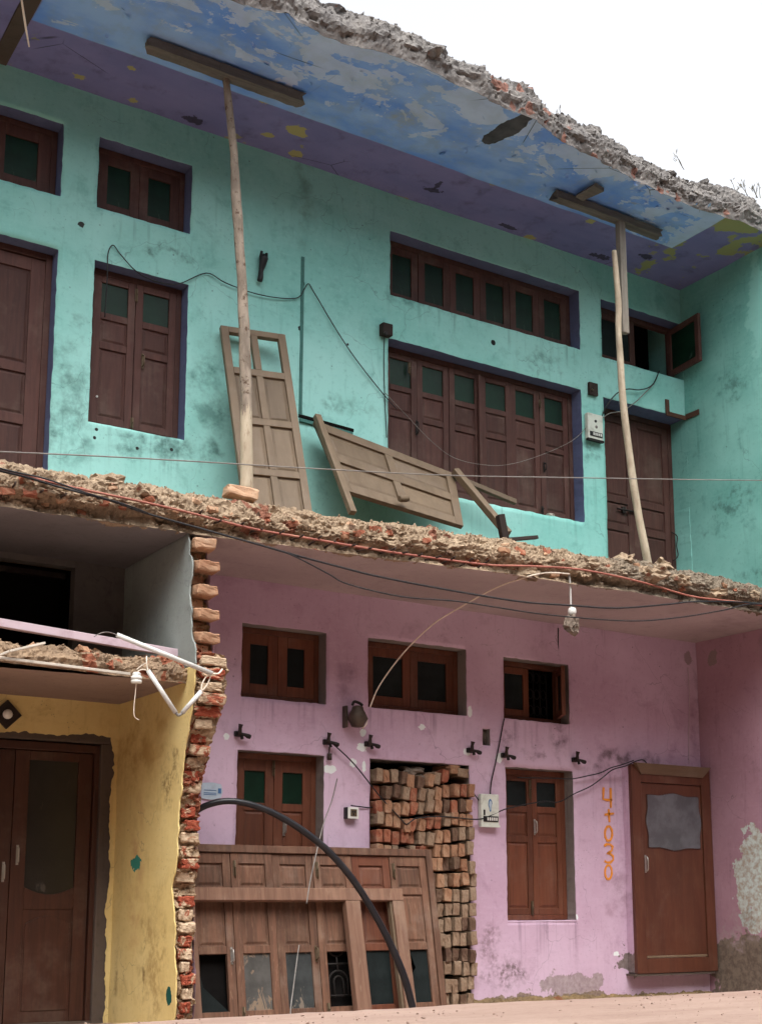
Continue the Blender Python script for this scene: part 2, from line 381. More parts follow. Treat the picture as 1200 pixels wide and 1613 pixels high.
slab_soffit = wallmat('balcony_soffit_plaster', lin(170, 152, 150), lin(186, 168, 166), lin(140, 122, 120), [
    (P0(1180, 1000, -1.0), (.5, .5, .3), lin(150, 132, 128), .6, 4, (0, .5, .5)),
], cracks=.2, pits=.3, bumpst=.2, seed=13.0)
porch_soffit = wallmat('porch_soffit_plaster', lin(136, 112, 102), lin(152, 128, 116), lin(106, 86, 78), [], seed=14.0, bumpst=.25)
loft_soffit = wallmat('loft_soffit_plaster', lin(118, 112, 114), lin(132, 126, 128), lin(94, 88, 90), [], seed=14.5, bumpst=.2)
reveal_blue = wallmat('slate_blue_reveal', lin(86, 94, 134), lin(98, 108, 148), lin(60, 66, 94), [], cracks=.2, pits=.3, seed=15.0)
reveal_grey = wallmat('cement_reveal', lin(128, 118, 112), lin(146, 136, 128), lin(92, 84, 80), [], cracks=.2, seed=16.0)
cement_band = wallmat('rough_cement_band', lin(78, 66, 58), lin(94, 80, 70), lin(54, 46, 40), [], seed=17.0, bumpst=.7)

def roofsoffit():
    t = NT('painted_roof_soffit'); x, y, z = t.xyz()
    n1 = t.noise(1.3, 6, .6, t.vec((1, 2, 1))); n2 = t.noise(5, 8, .65); big = t.noise(.55, 3, .5, t.vec(loc=(3, 1, 0)))
    blue = t.mix(t.step(n1, .35, .65), lin(140, 190, 252), lin(96, 156, 252))
    blue = t.mix(t.math('MULTIPLY', t.step(n2, .45, .7), .45), blue, lin(140, 166, 196))
    # whitewash patches bared where the blue has flaked, hard uneven outline, more of it outwards and to the right
    pn = t.noise(2.1, 7, .62, t.vec((1.0, 1.5, 1), loc=(7.3, 2.2, 0)), .5)
    edge = t.math('ADD', t.step(y, -.75, -1.5, 0, .14), t.step(x, .6, 1.9, 0, .11))
    pn2 = t.noise(9, 5, .65); pk = t.math('MAXIMUM', t.step(t.math('ADD', t.math('ADD', pn, edge), t.math('MULTIPLY', pn2, .12)), .672, .688), t.math('MULTIPLY', t.step(t.math('ADD', pn2, edge), .70, .74), .8))
    blue = t.mix(t.math('MULTIPLY', pk, .64), blue, t.mix(t.step(n2, .3, .7), lin(200, 222, 246), lin(180, 204, 226)))
    yl = t.blob((-1.32, -1.0, 7.04), (.16, .14, .3), .6, n2, 0, .5); blue = t.mix(t.math('MULTIPLY', yl, .5), blue, lin(170, 172, 128))
    a_, b_ = atz(764, 226, 7.039), atz(836, 181, 7.039); an = math.atan2(b_[1] - a_[1], b_[0] - a_[0]); cc_ = (a_ + b_) / 2
    R_ = Matrix.Rotation(-an, 3, 'Z') @ cc_; sv = t.vec(rot=(0, 0, -an), loc=(-R_[0], -R_[1], 0))
    dk = t.blob((0, 0, 7.04), ((b_ - a_).length * .56, .095, .5), .26, n2, 0, .04, src=sv)
    blue = t.mix(dk, blue, t.mix(t.step(n2, .35, .65), lin(82, 86, 90), lin(58, 62, 68)))
    pur = t.mix(t.step(n1, .3, .7), lin(112, 114, 172), lin(128, 126, 184))
    pur = t.mix(t.math('MULTIPLY', t.step(n2, .5, .75), .5), pur, lin(82, 70, 96))
    fl = t.step(t.noise(3.1, 6, .6, t.vec((1, 1.6, 1), loc=(1.5, 6, 0))), .665, .675)
    pur = t.mix(t.math('MULTIPLY', fl, .8), pur, lin(150, 146, 96))
    for px, py, r in ((466, 205, .11), (466, 243, .07), (417, 160, .05), (207, 108, .04), (125, 121, .05), (422, 213, .06), (835, 375, .07), (210, 158, .04), (930, 350, .05)):
        pur = t.mix(t.blob(tuple(atz(px, py, 7.039)), (r, r * .7, .3), .62, n2, 0, .06), pur, lin(168, 160, 96))
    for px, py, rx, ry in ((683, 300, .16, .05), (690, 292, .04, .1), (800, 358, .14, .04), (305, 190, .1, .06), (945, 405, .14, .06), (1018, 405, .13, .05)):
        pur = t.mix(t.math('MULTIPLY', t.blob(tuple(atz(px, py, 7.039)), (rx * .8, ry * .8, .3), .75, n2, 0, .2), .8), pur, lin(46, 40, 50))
    rp = t.math('MULTIPLY', t.step(x, 2.0, 2.05), t.step(t.math('ADD', t.noise(2.6, 6, .6, t.vec(loc=(2, 8, 1))), t.step(y, -.8, -1.3, 0, .14)), .56, .58))
    pur = t.mix(rp, pur, lin(146, 150, 92))
    wob = t.math('MULTIPLY', t.math('SUBTRACT', t.noise(3, 3, .5), .5), .02)
    isb = t.math('MULTIPLY', t.step(t.math('ADD', y, wob), -.60, -.615), t.math('MULTIPLY', t.step(t.math('ADD', x, wob), 2.06, 2.045), t.step(x, -4.22, -4.205)))
    c = t.mix(isb, pur, blue)
    ck = t.math('MULTIPLY', t.step(t.voro(1.1, 'DISTANCE_TO_EDGE', t.vec((1, 1.3, 1), loc=(.4, .2, 0))), .006, .002), t.step(t.noise(1.0, 3, .5, t.vec(loc=(8, 1, 2))), .54, .6))
    c = t.mix(t.math('MULTIPLY', ck, .8), c, (.03, .03, .035, 1))
    t.bump(n2, .2, .012)
    return t.done(c, .85, 0, .2)
roof_soffit = roofsoffit()

def rubblemat(name, a, b, dark, red, redamt=.12, grey=None):
    t = NT(name); x, y, z = t.xyz()
    n = t.noise(7, 8, .7); f = t.noise(45, 5, .7); r = t.voro(13, 'F1', None, 1)
    rr = t.n('ShaderNodeSeparateColor'); t.put(rr.inputs[0], r)
    c = t.mix(t.step(n, .3, .7), a, b)
    c = t.mix(t.math('MULTIPLY', rr.outputs[1], .5), c, b)
    c = t.mix(t.math('MULTIPLY', t.step(f, .5, .75), .6), c, dark)
    rm = t.math('MULTIPLY', t.step(t.math('ADD', rr.outputs[0], t.step(t.noise(1.6, 3, .5), .45, .65, -.15, .15)), 1 - redamt, 1 - redamt + .03), .85)
    c = t.mix(rm, c, t.mix(f, red, lin(120, 52, 36)))
    if grey: c = t.mix(t.math('MULTIPLY', t.step(t.math('ADD', x, t.math('MULTIPLY', n, .8)), .3, 1.4), .7), c, grey)
    t.bump(t.math('ADD', n, t.math('MULTIPLY', f, .5)), .8, .02)
    return t.done(c, .95, 0, .1)
rubble_tan = rubblemat('broken_concrete_tan', lin(180, 154, 124), lin(150, 126, 100), lin(90, 72, 56), lin(156, 98, 76), .07, lin(108, 100, 88))
rubble_roof = rubblemat('broken_concrete_roof', lin(138, 132, 126), lin(106, 102, 100), lin(58, 56, 56), lin(150, 112, 96), .06)
rubble_loft = rubblemat('broken_concrete_loft', lin(170, 140, 108), lin(126, 102, 80), lin(74, 58, 46), lin(170, 92, 62), .10)
mortar = rubblemat('lime_mortar', lin(186, 160, 126), lin(154, 124, 94), lin(104, 80, 60), lin(166, 82, 54), .16)
footrubble = rubblemat('wall_foot_debris', lin(150, 122, 78), lin(112, 92, 66), lin(74, 62, 46), lin(140, 96, 60), .06)

def brickmat(name, a, b, dust, dustamt):
    t = NT(name); r = t.rnd(); n = t.noise(9, 7, .7, t.vec(loc=(1, 2, 3))); f = t.noise(60, 5, .7)
    v = t.n('ShaderNodeVectorMath', operation='ADD'); t.put(v.inputs[0], t.co); cc = t.n('ShaderNodeCombineXYZ')
    t.put(cc.inputs[0], t.math('MULTIPLY', r, 37.0)); t.put(cc.inputs[1], t.math('MULTIPLY', r, 11.0)); t.put(v.inputs[1], cc.outputs[0])
    n = t.noise(14, 7, .7, v.outputs[0])
    c = t.mix(r, a, b); c = t.mix(t.math('MULTIPLY', t.step(n, .4, .7), dustamt), c, dust)
    c = t.mix(t.math('MULTIPLY', t.step(f, .52, .75), .45), c, lin(62, 40, 30))
    t.bump(t.math('ADD', n, t.math('MULTIPLY', f, .6)), .7, .008); return t.done(c, .92, 0, .12)
brick_red = brickmat('brick_red', lin(168, 92, 64), lin(146, 74, 52), lin(176, 138, 106), .55)
brick_orange = brickmat('brick_orange', lin(172, 124, 90), lin(152, 100, 70), lin(182, 150, 118), .6)
brick_tan = brickmat('brick_dusty_tan', lin(152, 124, 98), lin(136, 106, 82), lin(168, 144, 118), .6)
brick_dark = brickmat('brick_overburnt', lin(110, 82, 64), lin(92, 64, 52), lin(140, 116, 92), .5)
brick_pale = brickmat('brick_mortar_coated', lin(204, 158, 122), lin(188, 138, 102), lin(210, 178, 146), .5)

def tornmat(name, a, b, amt):
    t = NT(name); r = t.rnd(); v = t.n('ShaderNodeVectorMath', operation='ADD'); t.put(v.inputs[0], t.co); cc = t.n('ShaderNodeCombineXYZ')
    t.put(cc.inputs[0], t.math('MULTIPLY', r, 31.0)); t.put(cc.inputs[1], t.math('MULTIPLY', r, 13.0)); t.put(v.inputs[1], cc.outputs[0])
    n = t.noise(11, 6, .68, v.outputs[0], .6); s = t.noise(30, 5, .7, t.vec((1, 1, 2.6), src=v.outputs[0]))
    c = t.mix(t.step(s, .35, .65), a, b); mo = t.mix(t.step(s, .3, .7), lin(206, 178, 144), lin(168, 138, 108))
    c = t.mix(t.step(n, amt - .03, amt + .03), mo, c); c = t.mix(t.math('MULTIPLY', t.step(s, .58, .75), .6), c, lin(80, 50, 38))
    t.bump(t.math('ADD', n, s), .9, .012); return t.done(c, .95, 0, .1)
torn_red = tornmat('torn_brick_red', lin(176, 82, 54), lin(146, 58, 40), .43)
torn_mix = tornmat('torn_brick_half_mortar', lin(180, 100, 68), lin(150, 70, 50), .54)
torn_pale = tornmat('torn_brick_mortar', lin(196, 140, 104), lin(180, 120, 86), .66)
def woodmat(name, a, b, wear, wearamt, rough=.6, grain=(30, 30, 2.2), spec=.35, scuff=0.0):
    t = NT(name); r = t.rnd(); v = t.n('ShaderNodeVectorMath', operation='ADD'); t.put(v.inputs[0], t.co)
    cc = t.n('ShaderNodeCombineXYZ'); t.put(cc.inputs[0], t.math('MULTIPLY', r, 23.0)); t.put(cc.inputs[2], t.math('MULTIPLY', r, 9.0)); t.put(v.inputs[1], cc.outputs[0])
    g = t.noise(1.0, 7, .65, t.vec(grain, src=v.outputs[0]), .6); n = t.noise(3.5, 7, .65, v.outputs[0]); f = t.noise(40, 4, .6, t.vec((1, 1, .25), src=v.outputs[0]))
    c = t.mix(t.step(g, .3, .7), a, b)
    c = t.mix(t.math('MULTIPLY', t.step(n, .5, .75), wearamt), c, wear)
    c = t.mix(t.math('MULTIPLY', t.step(f, .6, .72), wearamt), c, wear)
    if scuff:
        z = t.xyz()[2]; sc = t.math('MULTIPLY', t.step(t.noise(2.5, 6, .7, t.vec((14, 14, 1.5), src=v.outputs[0])), .55, .62), scuff); c = t.mix(sc, c, wear)
    c = t.mix(t.math('MULTIPLY', r, .34), c, lin(30, 22, 18)); c = t.mix(t.math('MULTIPLY', t.step(t.noise(1.7, 5, .7, v.outputs[0]), .5, .72), wearamt * .7), c, lin(150, 132, 116))
    t.bump(t.math('ADD', g, t.math('MULTIPLY', f, .3)), .25, .004); return t.done(c, rough, 0, spec)
wood_maroon = woodmat('maroon_painted_wood', lin(96, 58, 50), lin(80, 48, 42), lin(114, 80, 70), .25, .62, spec=.25)
wood_brown = woodmat('red_brown_painted_wood', lin(126, 66, 40), lin(106, 53, 32), lin(140, 90, 62), .2, .5)
wood_old = woodmat('weathered_door_wood', lin(128, 84, 60), lin(96, 62, 44), lin(156, 118, 90), .45, .75, scuff=.25)
wood_raw = woodmat('raw_frame_wood', lin(146, 104, 80), lin(122, 84, 64), lin(170, 136, 108), .4, .75)
wood_tan = woodmat('tan_painted_wood', lin(126, 103, 77), lin(112, 91, 67), lin(146, 123, 96), .3, .6, grain=(12, 12, 1.5))
wood_plank = woodmat('grey_plank_wood', lin(122, 116, 108), lin(100, 94, 88), lin(78, 72, 66), .4, .85, grain=(2.0, 30, 30))
wood_post = woodmat('grey_post_wood', lin(142, 134, 122), lin(118, 110, 98), lin(90, 76, 64), .35, .85)
wood_dark_end = woodmat('charred_wood', lin(54, 36, 28), lin(38, 26, 22), lin(70, 50, 40), .3, .8)
wood_porch = woodmat('porch_door_wood', lin(84, 42, 27), lin(68, 33, 21), lin(108, 70, 50), .2, .5, scuff=.0)
wood_tidy = woodmat('varnished_ply_door', lin(116, 60, 38), lin(98, 48, 30), lin(140, 98, 70), .16, .45, grain=(9, 9, 1.2), scuff=.08)
fascia_tan = woodmat('tan_frame_moulding', lin(134, 102, 74), lin(120, 90, 64), lin(150, 120, 90), .2, .7, grain=(2, 30, 30))

def polemat():
    t = NT('pole_wood'); x, y, z = t.xyz(); n = t.noise(5, 6, .65, t.vec((3, 3, .8))); f = t.noise(30, 6, .7, t.vec((1, 1, .3))); sp = t.noise(22, 4, .6)
    bark = t.mix(t.step(n, .35, .65), lin(158, 142, 124), lin(120, 106, 92)); bark = t.mix(t.step(sp, .56, .68), bark, lin(94, 72, 56))
    peel = t.mix(t.step(n, .3, .7), lin(194, 178, 150), lin(168, 150, 124)); peel = t.mix(t.math('MULTIPLY', t.step(f, .58, .7), .5), peel, lin(130, 104, 78))
    m = t.step(t.math('ADD', z, t.math('MULTIPLY', t.math('SUBTRACT', t.noise(4, 5, .7, t.vec((4, 4, .6))), .5), 1.4)), 4.30, 4.34)
    m2 = t.step(x, 0.0, .1)
    c = t.mix(t.math('MULTIPLY', m, t.math('SUBTRACT', 1.0, t.math('MULTIPLY', m2, .75))), peel, bark)
    t.bump(t.math('ADD', f, sp), .5, .006); return t.done(c, .8, 0, .2)
pole_wood = polemat()

def simple(name, c, rough=.5, metal=0.0, spec=.4, var=.25, vs=14, dark=None):
    t = NT(name); n = t.noise(vs, 6, .65); d = dark or tuple(v * .45 for v in c[:3]) + (1,)
    cc = t.mix(t.math('MULTIPLY', t.step(n, .45, .75), var * 2), c, d); t.bump(n, .15, .004); return t.done(cc, rough, metal, spec)
iron = simple('dark_iron', lin(44, 38, 36), .6, .4)
rust = simple('rusty_steel', lin(92, 58, 42), .85, .2)
rebar_m = simple('rebar_steel', lin(64, 46, 38), .85, .3)
steel = simple('dull_steel', lin(190, 186, 178), .35, .8)
brass = simple('tarnished_brass', lin(110, 92, 68), .5, .6)
rubber = simple('black_cable_rubber', lin(30, 30, 34), .5, 0, .4, .3)
rubber_pipe = simple('black_polythene_pipe', lin(26, 26, 32), .4, 0, .4, .15, 8, lin(60, 56, 54))
redcable = simple('faded_red_cable', lin(160, 86, 70), .6, 0, .3, .3, 6, lin(206, 140, 112))
pvc = simple('white_pvc', lin(206, 206, 200), .4, 0, .4, .2, 10, lin(160, 156, 146))
palewire = simple('pale_wire', lin(236, 220, 198), .6, 0, .3, .2)
greywire = simple('grey_wire', lin(128, 122, 116), .5, 0, .3, .3)
porcelain = simple('porcelain_white', lin(222, 222, 214), .25, 0, .5, .12)
enamel = simple('enamel_panel', lin(206, 212, 198), .45, 0, .4, .35, 9, lin(126, 116, 100))
black = simple('black_plastic', lin(26, 26, 28), .5, 0, .4)
near_black = simple('dark_interior', lin(24, 22, 21), .95, 0, .05)  # near-black; behind openings it paints in the dark of unlit space
blueink = simple('blue_print', lin(70, 116, 170), .8, 0, .1, .1)
paper = simple('faded_paper', lin(176, 196, 212), .9, 0, .1, .3, 20, lin(150, 160, 176))
orange = simple('orange_paint', lin(238, 140, 30), .8, 0, .2, .3, 20, lin(206, 124, 70))
lampmetal = simple('lamp_metal', lin(92, 78, 66), .55, .5, .4, .4)
pinkboard = simple('pink_painted_board', lin(196, 172, 182), .7, 0, .2, .3, 6, lin(150, 110, 122))
whitepaintedge = simple('whitewashed_batten', lin(196, 184, 168), .8, 0, .2, .3)
stonegrey = simple('rough_stone', lin(128, 112, 98), .95, 0, .1, .4, 9)
dryweed = simple('dry_weed', lin(112, 104, 88), .9, 0, .1)
tealchip = simple('teal_dark_patch', lin(60, 120, 112), .9)

def glassmat(name, c, rough=.25, dirt=None, amt=.0, spec=.5):
    t = NT(name); n = t.noise(70, 3, .5); d = t.noise(6, 7, .68, t.vec((1.5, 1, .8)), .6)
    cc = t.mix(t.step(t.noise(5, 4, .6), .35, .65), c, tuple(v * .6 for v in c[:3]) + (1,)); cc = t.mix(t.math('MULTIPLY', t.rnd(), .5), cc, tuple(v * .35 for v in c[:3]) + (1,))
    if dirt: cc = t.mix(t.step(d, .52 - amt, .56 - amt), cc, dirt); t.put(t.p.inputs['Roughness'], t.step(d, .5 - amt, .56 - amt, rough, .9))
    t.bump(n, .25, .003); m = t.done(cc, rough, 0, spec); return m
glass_green = glassmat('dark_green_glass', lin(14, 54, 36), .4, lin(58, 78, 66), -.10, .22)
glass_teal = glassmat('smoky_glass', lin(34, 42, 42), .45, None, 0, .15)
glass_frost = glassmat('frosted_grey_glass', lin(104, 104, 110), .35, None, 0, .4)
glass_dark = glassmat('dark_glass', lin(40, 34, 30), .3, lin(70, 62, 54), -.12)
glass_dirty = glassmat('dirt_caked_glass', lin(92, 90, 86), .4, lin(128, 108, 88), .0, .2)
glass_scr = glassmat('scratched_dark_glass', lin(64, 68, 68), .4, lin(120, 108, 94), -.04, .2)

def groundmat():
    t = NT('dusty_road'); n = t.noise(1.2, 7, .65, t.vec((.5, 2.2, 1))); f = t.noise(30, 6, .65, t.vec((.5, 1.6, 1))); g = t.noise(170, 3, .6)
    c = t.mix(t.step(n, .3, .7), lin(172, 144, 128), lin(156, 127, 113)); c = t.mix(t.math('MULTIPLY', t.step(f, .5, .75), .5), c, lin(122, 90, 80))
    c = t.mix(t.math('MULTIPLY', t.step(g, .55, .75), .3), c, lin(98, 74, 66))
    t.bump(t.math('ADD', f, t.math('MULTIPLY', g, .4)), .4, .01); return t.done(c, .95, 0, .1)
road = groundmat()
# ================================================================== SETTING
def ground():
    xs = np.concatenate([[-900, -200, -60, -25, -14], np.arange(-9, 8, .09), [12, 25, 60, 200, 900]])
    ys = np.concatenate([[-900, -200, -60, -25, -14, -10], np.arange(-7, -1.7, .15), np.arange(-1.7, 1.0, .03), [3, 8, 30, 120, 900]])
    X, Y = np.meshgrid(xs, ys, indexing='ij'); Z = np.zeros_like(X)
    P = np.stack([X.ravel(), Y.ravel(), Z.ravel()], 1)
    rise = np.clip((-1.12 - P[:, 1]) / .28, 0, 1); rise = rise * rise * (3 - 2 * rise)
    near = (np.abs(P[:, 0]) < 10) & (P[:, 1] > -8)
    P[:, 2] = .148 * rise + near * (.006 * fbm(P * 1.1, 3, 5) * rise + .010 * (1 - rise) * fbm(P * 6, 4, 6) + .004 * fbm(P * 9, 3, 8))
    P[:, 2] -= np.clip(P[:, 1] - .3, 0, 1) * .3
    me = grid_mesh('ground', P, len(xs), len(ys), road); o = bpy.data.objects.new('ground', me); link(o); tag(o, kind='structure')
ground()

# unseen terrace across the street, added and sized to keep low sky off the front
m = MB()
for i in range(9):
    x = -36 + i * 8; m.box(x, x + 7.9, -20, -10.9 - (i % 3) * .2, -.1, 8.6 + (i * 37 % 11) * .14)
o = m.build('sky_blocking_row', cement_band); tag(o, kind='structure')

# ------------------------------------------------------------------ house
house = thing('row_house', (0, 0, 0), 'two-storey house front with teal upper wall, pink lower wall and broken balcony and roof edges', 'house')
OUT_L = -6.6           # how far the front goes on to the left, out of the picture
SX = 2.77              # face of the side wall
RD = .15               # depth of the window reveals

def cuts(a, b, extra, step):
    pts = sorted(set([a, b] + [e for e in extra if a < e < b])); out = []
    for p, q in zip(pts[:-1], pts[1:]):
        n = max(1, int(math.ceil((q - p) / step)))
        out += [p + (q - p) * i / n for i in range(n)]
    return np.array(out + [pts[-1]])
def facade(name, x0, x1, z0, z1, holes, mats, step=.045, depth=RD, Y=0.0, seed=0, rag=.004, wav=.006):
    xs = cuts(x0, x1, [h[0] for h in holes] + [h[1] for h in holes], step); zs = cuts(z0, z1, [h[2] for h in holes] + [h[3] for h in holes], step)
    nx, nz = len(xs), len(zs); X, Z = np.meshgrid(xs, zs, indexing='ij')
    P = np.stack([X.ravel(), np.full(nx * nz, Y), Z.ravel()], 1)
    Q = P.copy(); Q[:, 1] += wav * fbm(P * 1.7, 3, seed) + .0018 * fbm(P * 14, 2, seed + 5)
    onedge = np.zeros(nx * nz, bool); hole = np.zeros((nx - 1, nz - 1), bool)
    ix = lambda v: int(np.argmin(np.abs(xs - v))); iz = lambda v: int(np.argmin(np.abs(zs - v)))
    for h in holes:
        a, b, c, d = ix(h[0]), ix(h[1]), iz(h[2]), iz(h[3]); hole[a:b, c:d] = True
        G = np.zeros((nx, nz), bool); G[a:b + 1, c:d + 1] = True; G[a + 1:b, c + 1:d] = False; onedge |= G.ravel()
    j = fbm(P * 23, 3, seed + 9); j2 = fbm(P * 23 + 50, 3, seed + 11); Q[onedge, 0] += rag * j[onedge]; Q[onedge, 2] += rag * j2[onedge]
    V = Q.tolist(); Fc, MI = [], []; idx = lambda i, k: i * nz + k
    for i in range(nx - 1):
        for k in range(nz - 1):
            if not hole[i, k]: Fc.append([idx(i, k), idx(i + 1, k), idx(i + 1, k + 1), idx(i, k + 1)]); MI.append(0)
    for h in holes:
        a, b, c, d = ix(h[0]), ix(h[1]), iz(h[2]), iz(h[3]); dep = h[4] if len(h) > 4 else depth
        ring = [(i, c) for i in range(a, b)] + [(b, k) for k in range(c, d)] + [(i, d) for i in range(b, a, -1)] + [(a, k) for k in range(d, c, -1)]
        base = len(V)
        for (i, k) in ring: V.append([xs[i], Y + dep, zs[k]])
        n = len(ring)
        for r in range(n):
            s = (r + 1) % n; p, q = ring[r], ring[s]
            sill = p[1] == c and q[1] == c
            corner = p[0] == b and q[0] == b and h[1] > SX - .02
            Fc.append([idx(*p), idx(*q), base + s, base + r]); MI.append(0 if sill else (2 if corner else 1))
    me = bpy.data.meshes.new(name); me.from_pydata(V, [], Fc); setmats(me, mats); me.polygons.foreach_set('material_index', MI); me.update()
    bm = bmesh.new(); bm.from_mesh(me); bmesh.ops.recalc_face_normals(bm, faces=bm.faces); bm.to_mesh(me); bm.free()
    for p in me.polygons: p.use_smooth = MI[p.index] == 0
    o = bpy.data.objects.new(name, me); return link(o, house)

# openings (x0, x1, z0, z1)
DAx = -3.745
teal_holes = dict(
    left_door=(-4.75, DAx, 3.66, 5.67), vent_a=(-4.75, DAx, 6.10, 6.70), vent_b=(-3.46, -2.68, 6.10, 6.69), win_b=(-3.457, -2.682, 4.372, 5.667),
    vent_c=(-.781, 1.395, 6.072, 6.676), win_c=(-.802, 1.389, 4.347, 5.664), right_door=(1.67, 2.766, 3.66, 5.648, .24), vent_d=(1.67, 2.766, 6.06, 6.66, .2))
pink_holes = dict(
    vent_e=(-2.15, -1.395, 2.405, 2.988), vent_f=(-1.002, -.01, 2.413, 2.994), vent_g=(.395, 1.139, 2.425, 2.967),
    door_h=(-2.171, -1.411, .12, 1.993), bricks=(-.983, .008, .02, 1.993, .26), win_i=(.40, 1.16, .693, 2.002), niche=(.158, .238, 2.175, 2.318, .12))
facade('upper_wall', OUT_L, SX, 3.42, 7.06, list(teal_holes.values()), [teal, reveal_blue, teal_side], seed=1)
facade('lower_wall', -2.95, SX, -.05, 3.36, list(pink_holes.values()), [pink, reveal_grey], seed=2)

# side wall on the right: pink below the balcony, teal above
def sidewall(name, z0, z1, m, seed):
    ys = np.arange(-2.1, .30, .05); zs = np.arange(z0, z1 + .049, .05); zs[-1] = z1
    Yg, Zg = np.meshgrid(ys, zs, indexing='ij'); P = np.stack([np.full(Yg.size, SX), Yg.ravel(), Zg.ravel()], 1)
    P[:, 0] += .006 * fbm(P * 1.6, 3, seed)
    me = grid_mesh(name, P, len(ys), len(zs), m, flip=True); return link(bpy.data.objects.new(name, me), house)
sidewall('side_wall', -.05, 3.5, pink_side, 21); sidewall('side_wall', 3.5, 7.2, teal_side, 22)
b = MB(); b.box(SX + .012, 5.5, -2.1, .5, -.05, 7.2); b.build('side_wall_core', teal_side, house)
# dark volume behind the openings, rear and side closing walls
b = MB(); b.box(OUT_L, SX + .3, .62, .70, -.1, 7.3); b.build('inner_wall', near_black, house)

# ------------------------------------------------------------------ rubble sweeps along X
def interp(tab, x): return np.interp(x, [p[0] for p in tab], [p[1] for p in tab])
def sweep(name, parent, xs, prof, mat, amp, cs, seed, fade=.0, label=None):
    """prof(x) -> (k,2) array of Y,Z; relief pushed along the section normal"""
    secs = np.array([prof(x) for x in xs]); nu, nv = secs.shape[:2]
    P = np.concatenate([np.repeat(np.array(xs)[:, None, None], nv, 1), secs], 2)
    T = np.gradient(secs, axis=1); T /= np.linalg.norm(T, axis=2, keepdims=True) + 1e-9
    N = np.stack([np.zeros((nu, nv)), -T[:, :, 1], T[:, :, 0]], 2).reshape(-1, 3)
    p = P.reshape(-1, 3)
    q = p + .35 / cs[0] * np.stack([fbm(p * 3, 2, seed + 70), fbm(p * 3, 2, seed + 71), fbm(p * 3, 2, seed + 72)], 1)
    q2 = q * np.array([.75, 1, 2.1])
    d = amp * (1.3 * fbm(p * 2.3, 3, seed) + 1.25 * chunky(q2, cs[0], seed + 3) + .75 * chunky(q2 + 3.7, cs[1], seed + 13) + .38 * chunky(q2 + 9.1, cs[2], seed + 23) + .15 * fbm(p * 60, 2, seed + 40))
    w = np.ones((nu, nv)); w[:, 0] = .0; w[:, 1] = .45; w[:, 2] = .8
    d = d * w.ravel()
    p = p + N * d[:, None]
    p[:, 0] += amp * .5 * chunky(q2 + 21, cs[1], seed + 31) * w.ravel()
    me = grid_mesh(name, p, nu, nv, mat, smooth=False, flip=True); o = bpy.data.objects.new(name, me); link(o, parent); return o, p.reshape(nu, nv, 3)
def resample(pts, n):
    pts = np.array(pts); d = np.r_[0, np.cumsum(np.linalg.norm(np.diff(pts, axis=0), axis=1))]; t = np.linspace(0, d[-1], n)
    return np.stack([np.interp(t, d, pts[:, 0]), np.interp(t, d, pts[:, 1])], 1)
_JX = np.arange(-16, 16, .012); _JT = {}
def jag(x, s, a):
    if s not in _JT:
        p = np.stack([_JX, np.full(len(_JX), s * 3.1), np.full(len(_JX), .5)], 1); _JT[s] = fbm(p * 2.2, 4, s) + .6 * chunky(p, 7, s + 5)
    return float(a * np.interp(x, _JX, _JT[s]))

SLABZ = 3.338
slabY = lambda x: float(interp([(-7, -.86), (-4.3, -.90), (-3.7, -.92), (-2.9, -.99), (-1.58, -1.115), (-.5, -1.235), (.77, -1.285), (2.16, -1.31), (3.2, -1.32)], x)) + jag(x, 3, .022)
slabT = lambda x: float(interp([(-7, 3.66), (-4.3, 3.67), (-3.5, 3.68), (-2.9, 3.67), (-1.9, 3.675), (-1.2, 3.67), (-.3, 3.655), (.5, 3.645), (1.2, 3.645), (2.2, 3.64), (3, 3.64)], x))
def slab_prof(x):
    y, t = slabY(x), slabT(x); u = .02 + jag(x, 8, .02)
    return resample([(y, SLABZ), (y + .035, SLABZ + .02), (y + .04 + u, SLABZ + .07), (y - .02, SLABZ + .105), (y - .035, SLABZ + .16), (y + .03, t - .06), (y + .11, t - .01), (y + .3, t + .005), (y + .55, t), (.1, t - .02)][:9], 64)
sx = np.arange(-5.3, 2.80, .0115)
def soffit(name, parent, x0, x1, edge, z, yback, m, seed, nsub=22):
    xs = np.arange(x0, x1, .0345); V = []
    for x in xs:
        e = edge(x)
        for k in range(nsub + 1): V.append((x, yback + (e - yback) * k / nsub, z))
    V = np.array(V); inner = V[:, 1] > np.repeat([edge(x) for x in xs], nsub + 1) + .02
    V[:, 2] += np.where(inner, .006 * fbm(V * 2, 3, seed), 0)
    me = grid_mesh(name, V, len(xs), nsub + 1, m); return link(bpy.data.objects.new(name, me), parent)
# the slab is a part of the house: its broken edge is the part, the other pieces hang on it
slab, slabP = sweep('balcony_slab', house, sx, slab_prof, rubble_tan, .0165, (12, 25, 50), 100)
soffit('soffit', slab, -2.955, SX + .02, lambda x: slabY(x) + .004, SLABZ + .002, .05, slab_soffit, 31)
soffit('loft_ceiling', slab, OUT_L, -2.92, lambda x: slabY(x) + .004, SLABZ + .004, .3, loft_soffit, 32)
b = MB(); b.box(OUT_L, SX, -.42, .6, SLABZ + .03, 3.60); b.build('floor', rubble_tan, slab)
b = MB(); b.box(OUT_L, -5.28, -.9, -.42, SLABZ + .01, 3.60); b.build('slab_core', rubble_tan, slab)

